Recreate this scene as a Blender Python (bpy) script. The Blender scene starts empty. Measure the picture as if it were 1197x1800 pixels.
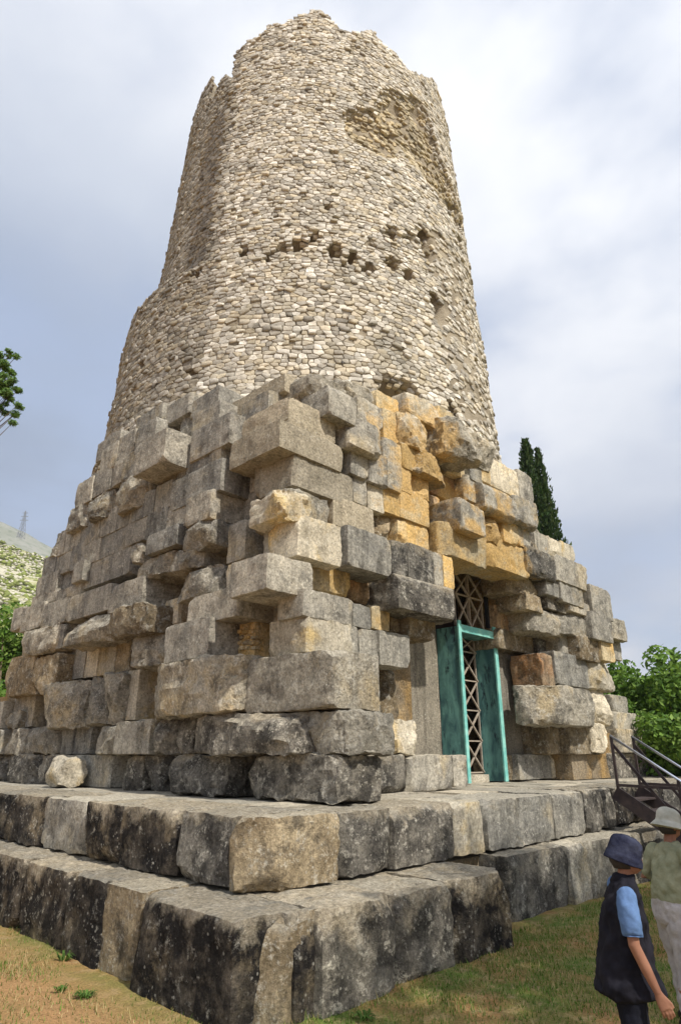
import bpy, math, random
import numpy as np
from mathutils import Vector, noise, Matrix
random.seed(7); rng = np.random.default_rng(7)
scn = bpy.context.scene
COL = scn.collection

# ------------------------------------------------------------------ camera
FPX, CXP, CYP = 1137.0, 598.5, 900.0
EYE = 2.13
PITCH = math.atan(427 / FPX)
CAM = np.array([-7.77, -7.65, EYE])
AZ = math.radians(44.2)
FH = np.array([math.cos(AZ), math.sin(AZ), 0.]); RT = np.array([math.sin(AZ), -math.cos(AZ), 0.]); UPV = np.array([0, 0, 1.])
FW = FH * math.cos(PITCH) + UPV * math.sin(PITCH)
UP = -FH * math.sin(PITCH) + UPV * math.cos(PITCH)
cd = bpy.data.cameras.new('camera'); cam = bpy.data.objects.new('camera', cd); COL.objects.link(cam)
cd.sensor_fit = 'VERTICAL'; cd.sensor_height = 36; cd.lens = 36 * FPX / 1800
cd.clip_start = 0.1; cd.clip_end = 6000
cam.location = CAM
cam.matrix_world = Matrix(((RT[0], UP[0], -FW[0], CAM[0]), (RT[1], UP[1], -FW[1], CAM[1]), (RT[2], UP[2], -FW[2], CAM[2]), (0, 0, 0, 1)))
scn.camera = cam
def ray(x, y): return FW + RT * (x - CXP) / FPX + UP * (CYP - y) / FPX
def onX(x, y, X): d = ray(x, y); return CAM + d * (X - CAM[0]) / d[0]
def onY(x, y, Y): d = ray(x, y); return CAM + d * (Y - CAM[1]) / d[1]
def onZ(x, y, Z): d = ray(x, y); return CAM + d * (Z - CAM[2]) / d[2]
def at_dist(x, y, D): d = ray(x, y); return CAM + d * D / math.hypot(d[0], d[1])

# ------------------------------------------------------------------ world, sun, exposure
SUN_EL = math.radians(50)
sun_h = RT * 0.62 - FH * 0.78; sun_h /= np.linalg.norm(sun_h)
SUN_DIR = sun_h * math.cos(SUN_EL) + UPV * math.sin(SUN_EL)
w = bpy.data.worlds.new('World'); scn.world = w; w.use_nodes = True
def sky_nodes():
    nt = w.node_tree; N = nt.nodes; L = nt.links; N.clear()
    out = N.new('ShaderNodeOutputWorld'); bg = N.new('ShaderNodeBackground'); bg.inputs[1].default_value = 0.10
    sky = N.new('ShaderNodeTexSky'); sky.sky_type = 'NISHITA'; sky.sun_disc = False
    sky.sun_elevation = SUN_EL; sky.sun_rotation = math.atan2(SUN_DIR[0], SUN_DIR[1])
    sky.air_density = 1.0; sky.dust_density = 1.6; sky.ozone_density = 1.0
    tc = N.new('ShaderNodeTexCoord'); sp = N.new('ShaderNodeSeparateXYZ'); L.new(tc.outputs['Generated'], sp.inputs[0])
    ad = N.new('ShaderNodeMath'); ad.operation = 'MAXIMUM'; ad.inputs[1].default_value = 0.0; L.new(sp.outputs[2], ad.inputs[0])
    a2 = N.new('ShaderNodeMath'); a2.operation = 'ADD'; a2.inputs[1].default_value = 0.22; L.new(ad.outputs[0], a2.inputs[0])
    cb = N.new('ShaderNodeCombineXYZ')
    for i in (0, 1):
        dv = N.new('ShaderNodeMath'); dv.operation = 'DIVIDE'; L.new(sp.outputs[i], dv.inputs[0]); L.new(a2.outputs[0], dv.inputs[1]); L.new(dv.outputs[0], cb.inputs[i])
    def nz(scale, det, off, rough=.55, dist=0.):
        mp = N.new('ShaderNodeMapping'); mp.inputs['Location'].default_value = off; L.new(cb.outputs[0], mp.inputs[0])
        n = N.new('ShaderNodeTexNoise'); n.inputs['Scale'].default_value = scale; n.inputs['Detail'].default_value = det
        n.inputs['Roughness'].default_value = rough; n.inputs['Distortion'].default_value = dist; L.new(mp.outputs[0], n.inputs['Vector']); return n
    def ramp(src, p0, p1, c0, c1):
        r = N.new('ShaderNodeValToRGB'); r.color_ramp.elements[0].position = p0; r.color_ramp.elements[1].position = p1
        r.color_ramp.elements[0].color = c0; r.color_ramp.elements[1].color = c1; r.color_ramp.interpolation = 'EASE'; L.new(src, r.inputs[0]); return r
    cover = ramp(nz(1.2, 6, CLOUD_OFF, .5, .1).outputs[0], .36, .55, (0, 0, 0, 1), (1, 1, 1, 1))
    tone = ramp(nz(.5, 3, TONE_OFF, .45, .0).outputs[0], .36, .60, (2.9, 3.65, 5.0, 1), (8.7, 8.85, 9.2, 1))
    puff = ramp(nz(3.2, 6, (4.2, 1.1, 0), .6, .3).outputs[0], .3, .75, (.92, .93, .95, 1), (1.05, 1.045, 1.03, 1))
    mu = N.new('ShaderNodeMix'); mu.data_type = 'RGBA'; mu.blend_type = 'MULTIPLY'; mu.inputs[0].default_value = 1
    L.new(tone.outputs[0], mu.inputs[6]); L.new(puff.outputs[0], mu.inputs[7])
    mx = N.new('ShaderNodeMix'); mx.data_type = 'RGBA'; L.new(cover.outputs[0], mx.inputs[0])
    # thin high veil over the blue so the gaps are pale
    ve = N.new('ShaderNodeMix'); ve.data_type = 'RGBA'; ve.inputs[0].default_value = .45; ve.inputs[7].default_value = (5.8, 7.0, 9.4, 1)
    L.new(sky.outputs[0], ve.inputs[6]); L.new(ve.outputs[2], mx.inputs[6]); L.new(mu.outputs[2], mx.inputs[7])
    L.new(mx.outputs[2], bg.inputs[0]); L.new(bg.outputs[0], out.inputs[0])
CLOUD_OFF = (-8.84, -8.16, 0.); TONE_OFF = (-2.41, 1.41, 0.)
sky_nodes()
sl = bpy.data.lights.new('sun', 'SUN'); sl.energy = 5.0; sl.angle = math.radians(1.0); sl.color = (1., .94, .84)
so = bpy.data.objects.new('sun', sl); COL.objects.link(so)
so.rotation_euler = Vector(-SUN_DIR).to_track_quat('-Z', 'Y').to_euler(); so.location = (0, -20, 30)
vs = scn.view_settings; vs.view_transform = 'Standard'; vs.look = 'None'; vs.exposure = 0.28; vs.gamma = 1; vs.use_curve_mapping = False
scn.render.resolution_x = 680; scn.render.resolution_y = 1024

# ------------------------------------------------------------------ helpers
def tag(o, label=None, cat=None, group=None, kind=None):
    if label: o['label'] = label
    if cat: o['category'] = cat
    if group: o['group'] = group
    if kind: o['kind'] = kind
    return o
def link(o, parent=None):
    COL.objects.link(o)
    if parent is not None: o.parent = parent
    return o
def empty(name, loc=(0, 0, 0), parent=None):
    o = bpy.data.objects.new(name, None); o.location = loc; o.empty_display_size = .2; return link(o, parent)
PW = {}
def wloc(o):
    p = Vector(o.location)
    while o.parent: o = o.parent; p = p + Vector(o.location)
    return p
def meshobj(name, V, F, mat, parent=None, smooth=False, origin=None, sharp=None):
    """V in world coordinates; the object's origin goes to `origin` (default: the centre of the base)."""
    V = np.asarray(V, float)
    if origin is None:
        origin = (V.max(0) + V.min(0)) / 2; origin[2] = V[:, 2].min()
    me = bpy.data.meshes.new(name)
    me.from_pydata((V - np.asarray(origin)).tolist(), [], [tuple(map(int, f)) for f in F])
    if mat: me.materials.append(mat)
    if smooth:
        me.polygons.foreach_set('use_smooth', [True] * len(me.polygons))
        if sharp: me.set_sharp_from_angle(angle=math.radians(sharp))
    me.update()
    o = bpy.data.objects.new(name, me); link(o, parent)
    base = wloc(parent) if parent is not None else Vector((0, 0, 0))
    o.location = Vector(origin) - base
    return o
def fast_mesh(name, V, tris, mat, parent=None, col=None, smooth=False, origin=(0, 0, 0)):
    """large numpy triangle (or quad) mesh, optional per-vertex colour 'Col'"""
    V = np.asarray(V, np.float32); T = np.asarray(tris, np.int32); k = T.shape[1]
    me = bpy.data.meshes.new(name); base = np.asarray(origin, np.float32)
    me.vertices.add(len(V)); me.vertices.foreach_set('co', (V - base).ravel())
    me.loops.add(T.size); me.loops.foreach_set('vertex_index', T.ravel())
    me.polygons.add(len(T)); me.polygons.foreach_set('loop_start', np.arange(0, T.size, k, dtype=np.int32))
    try: me.polygons.foreach_set('loop_total', np.full(len(T), k, np.int32))
    except Exception: pass
    if smooth: me.polygons.foreach_set('use_smooth', np.ones(len(T), bool))
    if col is not None:
        a = me.color_attributes.new('Col', 'FLOAT_COLOR', 'POINT'); c = np.ones((len(V), 4), np.float32); c[:, :3] = col; a.data.foreach_set('color', c.ravel())
    if mat: me.materials.append(mat)
    me.update(calc_edges=True); me.validate()
    o = bpy.data.objects.new(name, me); link(o, parent)
    b = wloc(parent) if parent is not None else Vector((0, 0, 0)); o.location = Vector(base.tolist()) - b
    return o
class MB:
    def __init__(s): s.V = []; s.F = []
    def add(s, V, F):
        n = len(s.V); s.V += [tuple(v) for v in V]; s.F += [tuple(i + n for i in f) for f in F]; return s
    def box(s, x0, x1, y0, y1, z0, z1):
        return s.add([(x0, y0, z0), (x1, y0, z0), (x1, y1, z0), (x0, y1, z0), (x0, y0, z1), (x1, y0, z1), (x1, y1, z1), (x0, y1, z1)],
                     [(0, 3, 2, 1), (4, 5, 6, 7), (0, 1, 5, 4), (1, 2, 6, 5), (2, 3, 7, 6), (3, 0, 4, 7)])
    def bar(s, a, b, wd, ht, side=None):
        a = Vector(a); b = Vector(b); d = (b - a).normalized()
        sd = Vector(side) if side is not None else d.cross(Vector((0, 0, 1)))
        if sd.length < 1e-4: sd = Vector((1, 0, 0))
        sd.normalize(); u = sd.cross(d).normalized(); V = []
        for p in (a, b):
            for i, j in ((-1, -1), (1, -1), (1, 1), (-1, 1)): V.append(p + sd * (i * wd / 2) + u * (j * ht / 2))
        return s.add(V, [(0, 1, 2, 3), (7, 6, 5, 4), (0, 4, 5, 1), (1, 5, 6, 2), (2, 6, 7, 3), (3, 7, 4, 0)])
    def tube(s, pts, rad, n=8):
        pts = [Vector(p) for p in pts]; rad = rad if hasattr(rad, '__len__') else [rad] * len(pts); V = []; F = []
        ref = Vector((.13, .31, .94)).normalized()
        for i, p in enumerate(pts):
            d = (pts[min(i + 1, len(pts) - 1)] - pts[max(i - 1, 0)]).normalized()
            a = d.cross(ref)
            if a.length < .05: a = d.cross(Vector((1, 0, 0)))
            a.normalize(); b = d.cross(a)
            for k in range(n):
                t = 2 * math.pi * k / n; V.append(p + (a * math.cos(t) + b * math.sin(t)) * rad[i])
        for i in range(len(pts) - 1):
            for k in range(n):
                k2 = (k + 1) % n; F.append((i * n + k, i * n + k2, (i + 1) * n + k2, (i + 1) * n + k))
        F.append(tuple(range(n - 1, -1, -1))); F.append(tuple((len(pts) - 1) * n + k for k in range(n)))
        return s.add(V, F)
    def loft(s, rings):
        """rings: list of (centre, axis_a*ra, axis_b*rb); closed with caps"""
        n = 16; V = []; F = []
        for c, a, b in rings:
            c, a, b = Vector(c), Vector(a), Vector(b)
            for k in range(n):
                t = 2 * math.pi * k / n; V.append(c + a * math.cos(t) + b * math.sin(t))
        m = len(rings)
        for i in range(m - 1):
            for k in range(n):
                k2 = (k + 1) % n; F.append((i * n + k, i * n + k2, (i + 1) * n + k2, (i + 1) * n + k))
        F.append(tuple(range(n - 1, -1, -1))); F.append(tuple((m - 1) * n + k for k in range(n)))
        return s.add(V, F)
    def build(s, name, mat, parent=None, **k): return meshobj(name, s.V, s.F, mat, parent, **k)

# ------------------------------------------------------------------ materials
class NT:
    def __init__(s, name):
        s.m = bpy.data.materials.new(name); s.m.use_nodes = True; s.t = s.m.node_tree; s.N = s.t.nodes; s.L = s.t.links
        s.b = s.N['Principled BSDF']; s.b.inputs['Roughness'].default_value = .9
        s.b.inputs['Specular IOR Level'].default_value = .12
    def n(s, ty, **kw):
        x = s.N.new(ty)
        for k, v in kw.items():
            if k in x.inputs: x.inputs[k].default_value = v
            else: setattr(x, k, v)
        return x
    def pos(s, rnd=30., scale=(1, 1, 1)):
        g = s.n('ShaderNodeNewGeometry'); v = g.outputs['Position']
        if rnd:
            oi = s.n('ShaderNodeObjectInfo'); m = s.n('ShaderNodeMath', operation='MULTIPLY'); m.inputs[1].default_value = rnd; s.L.new(oi.outputs['Random'], m.inputs[0])
            a = s.n('ShaderNodeVectorMath', operation='ADD'); s.L.new(v, a.inputs[0]); s.L.new(m.outputs[0], a.inputs[1]); v = a.outputs[0]
        if scale != (1, 1, 1):
            a = s.n('ShaderNodeVectorMath', operation='MULTIPLY'); a.inputs[1].default_value = scale; s.L.new(v, a.inputs[0]); v = a.outputs[0]
        return v
    def noise(s, vec, scale, det=5, rough=.6, dist=0.):
        x = s.n('ShaderNodeTexNoise'); x.inputs['Scale'].default_value = scale; x.inputs['Detail'].default_value = det; x.inputs['Roughness'].default_value = rough; x.inputs['Distortion'].default_value = dist
        s.L.new(vec, x.inputs['Vector']); return x.outputs[0]
    def vor(s, vec, scale, feat='F1', out='Distance'):
        x = s.n('ShaderNodeTexVoronoi'); x.feature = feat; x.inputs['Scale'].default_value = scale; s.L.new(vec, x.inputs['Vector']); return x.outputs[out]
    def step(s, src, a, b, lo=0., hi=1.):
        x = s.n('ShaderNodeMapRange'); x.inputs[1].default_value = a; x.inputs[2].default_value = b; x.inputs[3].default_value = lo; x.inputs[4].default_value = hi
        s.L.new(src, x.inputs[0]); return x.outputs[0]
    def mix(s, fac, a, b, mode='MIX'):
        x = s.n('ShaderNodeMix'); x.data_type = 'RGBA'; x.blend_type = mode
        for i, v in ((0, fac), (6, a), (7, b)):
            if isinstance(v, (int, float)): x.inputs[i].default_value = v
            elif isinstance(v, tuple): x.inputs[i].default_value = (*v, 1) if len(v) == 3 else v
            else: s.L.new(v, x.inputs[i])
        return x.outputs[2]
    def math(s, op, a, b):
        x = s.n('ShaderNodeMath', operation=op)
        for i, v in ((0, a), (1, b)):
            if isinstance(v, (int, float)): x.inputs[i].default_value = v
            else: s.L.new(v, x.inputs[i])
        return x.outputs[0]
    def bump(s, h, strength, dist, prev=None):
        x = s.n('ShaderNodeBump'); x.inputs['Strength'].default_value = strength; x.inputs['Distance'].default_value = dist; s.L.new(h, x.inputs['Height'])
        if prev is not None: s.L.new(prev, x.inputs['Normal'])
        return x.outputs[0]
    def done(s, col, nrm=None, rough=None):
        if isinstance(col, tuple): s.b.inputs['Base Color'].default_value = (*col, 1)
        else: s.L.new(col, s.b.inputs['Base Color'])
        if nrm is not None: s.L.new(nrm, s.b.inputs['Normal'])
        if rough is not None: s.b.inputs['Roughness'].default_value = rough
        return s.m

def limestone(name, a, b, stain=None, stain_amt=.5, dark=(.075, .07, .062), dark_amt=.3, white_amt=.2, streak=.4, bump=.6, white=(.60, .575, .51), top_pale=.7, rim=0.):
    t = NT(name); P = t.pos(37.); PS = t.pos(37., (3.2, 3.2, .4)); G = t.pos(0)
    n1 = t.noise(P, 1.5, 5, .68, .3)
    c = t.mix(t.step(n1, .38, .60), a, b)
    if stain:
        n2 = t.noise(P, .9, 5, .62, .4); c = t.mix(t.step(n2, .60 - stain_amt * .4, .72 - stain_amt * .32), c, stain)
    n3 = t.noise(PS, 1.6, 4, .6, .2)
    c = t.mix(t.math('MULTIPLY', t.step(n3, .48, .66), streak), c, tuple(x * .42 for x in a))
    n4 = t.noise(P, 2.6, 8, .76, .15)
    c = t.mix(t.math('MULTIPLY', t.step(n4, .64 - dark_amt * .34, .72 - dark_amt * .24), min(1, .25 + dark_amt * 1.1)), c, dark)
    n5 = t.noise(P, 5.5, 8, .82, .1)
    c = t.mix(t.math('MULTIPLY', t.step(n5, .64 - white_amt * .22, .70 - white_amt * .18), min(1, .3 + white_amt)), c, white)
    # ochre leached out of the fill round the broken patch over the doorway
    def blob(ctr, rad):
        d = t.n('ShaderNodeVectorMath', operation='SUBTRACT'); d.inputs[1].default_value = ctr; t.L.new(G, d.inputs[0])
        m_ = t.n('ShaderNodeVectorMath', operation='MULTIPLY'); m_.inputs[1].default_value = tuple(1 / r for r in rad); t.L.new(d.outputs[0], m_.inputs[0])
        l_ = t.n('ShaderNodeVectorMath', operation='LENGTH'); t.L.new(m_.outputs[0], l_.inputs[0]); return t.math('SUBTRACT', 1., l_.outputs['Value'])
    fld = t.math('MAXIMUM', blob((2.4, .1, 7.9), (1.5, 1.3, 2.3)), blob((4.9, .2, 7.1), (2.8, 1.3, 1.3)))
    fld = t.math('ADD', fld, t.math('MULTIPLY', t.math('SUBTRACT', t.noise(G, 1.5, 5, .65, .4), .5), 3.4))
    c = t.mix(t.step(fld, .12, .55, 0., .82), c, t.mix(t.step(n1, .35, .65), (.56, .40, .19), (.52, .33, .115)))
    # faces turned upward are mixed towards a paler stone tone
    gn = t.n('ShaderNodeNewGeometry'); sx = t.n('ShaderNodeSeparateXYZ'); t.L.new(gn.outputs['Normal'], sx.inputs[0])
    c = t.mix(t.math('MULTIPLY', t.step(t.math('ADD', sx.outputs[2], t.math('MULTIPLY', t.math('SUBTRACT', n4, .5), .9)), .5, .8), top_pale), c, (.43, .40, .335))
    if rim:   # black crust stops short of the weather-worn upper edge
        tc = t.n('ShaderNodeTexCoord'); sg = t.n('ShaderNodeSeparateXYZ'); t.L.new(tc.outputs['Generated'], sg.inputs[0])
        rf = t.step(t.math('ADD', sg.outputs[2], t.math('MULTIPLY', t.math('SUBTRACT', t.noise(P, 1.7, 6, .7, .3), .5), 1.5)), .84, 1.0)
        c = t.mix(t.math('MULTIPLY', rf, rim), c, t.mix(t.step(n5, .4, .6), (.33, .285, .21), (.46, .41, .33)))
    n6 = t.noise(P, 21., 4, .8)
    c = t.mix(.9, c, t.mix(t.step(n6, .3, .7), (.42, .42, .42), (1.5, 1.48, 1.44)), 'MULTIPLY')
    sp_ = t.vor(P, 15.); sm_ = t.math('MULTIPLY', t.step(sp_, .17, .24, 1., 0.), t.step(t.noise(P, 2.2, 3, .6), .48, .56)); c = t.mix(t.math('MULTIPLY', sm_, .55), c, white)
    oi = t.n('ShaderNodeObjectInfo'); c = t.mix(1., c, t.mix(oi.outputs['Random'], (.78, .79, .80), (1.22, 1.19, 1.13)), 'MULTIPLY')
    vd = t.vor(P, 9.); pit = t.step(vd, .04, .20)
    c = t.mix(t.math('MULTIPLY', t.step(vd, .05, .13, 1., 0.), .5), c, (.05, .045, .04))
    big = t.noise(P, 5.5, 8, .76)
    h = t.math('ADD', big, t.math('MULTIPLY', pit, .12))
    nn = t.bump(h, min(1, bump), .07 * max(1, bump))
    return t.done(c, nn)
M = {}
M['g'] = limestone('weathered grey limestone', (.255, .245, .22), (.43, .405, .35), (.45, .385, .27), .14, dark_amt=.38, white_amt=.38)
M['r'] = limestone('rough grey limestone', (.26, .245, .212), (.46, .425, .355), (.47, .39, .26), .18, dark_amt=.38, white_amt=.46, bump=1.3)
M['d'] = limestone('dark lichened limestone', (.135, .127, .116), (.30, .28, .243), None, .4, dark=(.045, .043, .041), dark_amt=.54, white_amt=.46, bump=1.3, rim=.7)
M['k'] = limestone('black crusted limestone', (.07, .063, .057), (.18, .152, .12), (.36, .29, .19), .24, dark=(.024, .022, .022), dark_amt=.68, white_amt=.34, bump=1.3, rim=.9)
M['b'] = limestone('brown worn limestone', (.31, .25, .165), (.48, .40, .28), (.23, .18, .115), .4, dark_amt=.44, white_amt=.46, bump=1.4)
M['w'] = limestone('pale limestone', (.44, .40, .32), (.60, .55, .45), (.56, .43, .22), .2, dark_amt=.24, white_amt=.36)
M['y'] = limestone('ochre stained limestone', (.45, .385, .265), (.55, .465, .31), (.58, .40, .17), .42, dark_amt=.24, white_amt=.24, streak=.45)
M['o'] = limestone('rust stained limestone', (.34, .25, .165), (.42, .32, .21), (.40, .215, .10), .4, dark_amt=.34, white_amt=.2, streak=.6)
M['s'] = limestone('smooth grey limestone', (.245, .239, .22), (.38, .364, .322), (.42, .37, .28), .12, dark_amt=.33, white_amt=.34, streak=.65, bump=.7)
M['c'] = limestone('board marked concrete', (.32, .285, .22), (.42, .375, .295), None, .4, dark_amt=.22, white_amt=.22, streak=.35, bump=.8)
M['v'] = limestone('grey render', (.25, .228, .19), (.32, .29, .24), None, .4, dark_amt=.18, white_amt=.06, streak=.6, bump=.5)
M['core'] = limestone('old rubble fill', (.21, .17, .12), (.34, .28, .2), (.40, .27, .12), .4, dark_amt=.35, white_amt=.15, bump=1.3)
M['pav'] = limestone('worn paving stone', (.36, .33, .275), (.47, .435, .365), None, .4, dark_amt=.34, white_amt=.2, bump=.6, top_pale=.3)
# ------------------------------------------------------------------ stones
def rock_geo(lo, hi, rough, out, seed, cell=.062, nmax=20, cuts=()):
    rd = random.Random(seed); lo = np.array(lo, float); hi = np.array(hi, float); sz = hi - lo; ce = (lo + hi) / 2
    n = [int(min(nmax, max(3, round(sz[i] / cell)))) for i in range(3)]
    idx = {}; V = []; F = []
    def vid(i, j, k):
        key = (i, j, k)
        if key not in idx: idx[key] = len(V); V.append((i / n[0], j / n[1], k / n[2]))
        return idx[key]
    for ax in range(3):
        a, b = [(1, 2), (2, 0), (0, 1)][ax]
        for side in (0, n[ax]):
            for i in range(n[a]):
                for j in range(n[b]):
                    q = []
                    for di, dj in ((0, 0), (1, 0), (1, 1), (0, 1)):
                        c = [0, 0, 0]; c[ax] = side; c[a] = i + di; c[b] = j + dj; q.append(vid(*c))
                    F.append(q if side else q[::-1])
    U = np.array(V)
    U = U + .10 * np.sin(2 * math.pi * U) / (2 * math.pi) * -1      # tighter rows near the edges
    P = lo + U * sz
    rr = min((.014, .022, .040)[rough], sz.min() * .25)
    inner_lo, inner_hi = lo + rr, hi - rr
    Cc = np.clip(P, inner_lo, inner_hi); D = P - Cc; ln = np.linalg.norm(D, axis=1, keepdims=True); ln[ln == 0] = 1
    on = np.linalg.norm(D, axis=1) > 0
    P[on] = (Cc + D / ln * rr)[on]
    # the front is not quite square
    oa = {'L': 0, 'F': 1}.get(out, 1)
    # chips: planes that cut corners and edges away, most at the outward side
    nch = (4, 6, 14)[rough]
    for c in range(nch):
        nrm = np.array([rd.uniform(-1, 1), rd.uniform(-1, 1), rd.uniform(-1, 1)])
        nrm[oa] = -abs(nrm[oa]) - (.35 if rough else .1)
        if rough == 2 and c < 3: nrm[oa] = -rd.uniform(.6, 1.3)
        if rough == 2: nrm[2] *= .55
        nrm /= np.linalg.norm(nrm)
        sup = ((P - ce) @ nrm).max(); d = sup - rd.uniform(.01, (.05, .10, .17)[rough]) * min(1.2, sz.min() * 1.3)
        ex = (P - ce) @ nrm - d; m = ex > 0
        P[m] -= nrm * ex[m][:, None] * .97
    for nr, dep in cuts:
        nr = np.array(nr, float); nr /= np.linalg.norm(nr); ex = (P - ce) @ nr - (((P - ce) @ nr).max() - dep); m = ex > 0; P[m] -= nr * ex[m][:, None]
    off = Vector((rd.uniform(-50, 50), rd.uniform(-50, 50), rd.uniform(-50, 50)))
    amp = (.012, .022, .045)[rough]
    Nn = P - Cc; Nn /= np.maximum(np.linalg.norm(Nn, axis=1, keepdims=True), 1e-6)
    fr = (4.5, 4.2, 3.0)[rough]
    for i in range(len(P)):
        p = Vector(P[i]) * fr + off
        P[i] += Nn[i] * (amp * noise.fractal(p, .5, 2.1, 5) * 1.1 + amp * .35 * noise.noise(p * 6))
    return P, F
KMAT = {}
def stone(name, lo, hi, kind, rough, out, parent, seed, **kw):
    V, F = rock_geo(lo, hi, rough, out, seed, **kw)
    return meshobj(name, V, F, M[kind], parent, smooth=True, sharp=(34, 28, 24)[rough])

PLZ = 1.53       # terrace level
LSZ = .82        # lower step level
LX, FY = -1.0, 0.0
tomb = empty('tower_tomb', (6, 7, 0))
tag(tomb, 'ruined stone tower tomb, round rubble drum on a square base of huge limestone blocks', 'tower')

# courses of the core, kept behind the facing blocks: (z0, z1, xmax, ymax)
core = MB()
CC = [(0, 1.2, 14.3, 14.5), (1.2, 2.2, 11.2, 13.5), (2.2, 3.3, 11.6, 13), (3.3, 4.4, 12.0, 12), (4.4, 5.1, 11.2, 11), (5.1, 5.8, 10.0, 10.2), (5.8, 6.2, 9.3, 9.8), (6.2, 6.8, 7.5, 9.2), (6.8, 7.3, 6.6, 8.0)]
for z0, z1, xm, ym in CC:
    a, b = PLZ + z0, PLZ + z1
    if z0 < 4.9:
        core.box(-.55, 2.6, .5, 3.0, a, b); core.box(9.3, xm, .6, 3.0, a, b); core.box(-.55, xm, 3.0, ym, a, b)
    else: core.box(-.55, xm, .5, ym, a, b)
podium = core.build('podium', M['core'], tomb)
SEED = [100]
KR = {'g': 0, 'r': 2, 'd': 2, 'k': 2, 'b': 2, 'w': 1, 'y': 1, 'o': 1, 's': 0, 'c': 0, 'v': 0, 'core': 2}
def blk(face, e, base=None, parent=None, name='stone_block', depth=1.0, jx=.008, **kw):
    xl, xr, yt, yb, p, kind = e[:6]; rough = e[6] if len(e) > 6 else KR[kind]
    xc, yc = (xl + xr) / 2, (yt + yb) / 2; SEED[0] += 1
    base = base if base is not None else (LX if face == 'L' else FY)
    rj = random.Random(SEED[0]); pl = base - p - rj.uniform(-.02, .025)
    f = onX if face == 'L' else onY; ax = 1 if face == 'L' else 0
    s = sorted((f(xl, yc, pl)[ax], f(xr, yc, pl)[ax])); z1 = f(xc, yt, pl)[2]; z0 = f(xc, yb, pl)[2]
    if e[7:]: z0 = e[7]
    s0, s1 = s[0] + jx, s[1] - jx
    if face == 'L': lo, hi = (pl, s0, z0 + .004), (pl + depth, s1, z1 - .004)
    else: lo, hi = (s0, pl, z0 + .004), (s1, pl + depth, z1 - .004)
    return stone(name, lo, hi, kind, rough, face, parent if parent is not None else podium, SEED[0], **kw)

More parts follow.
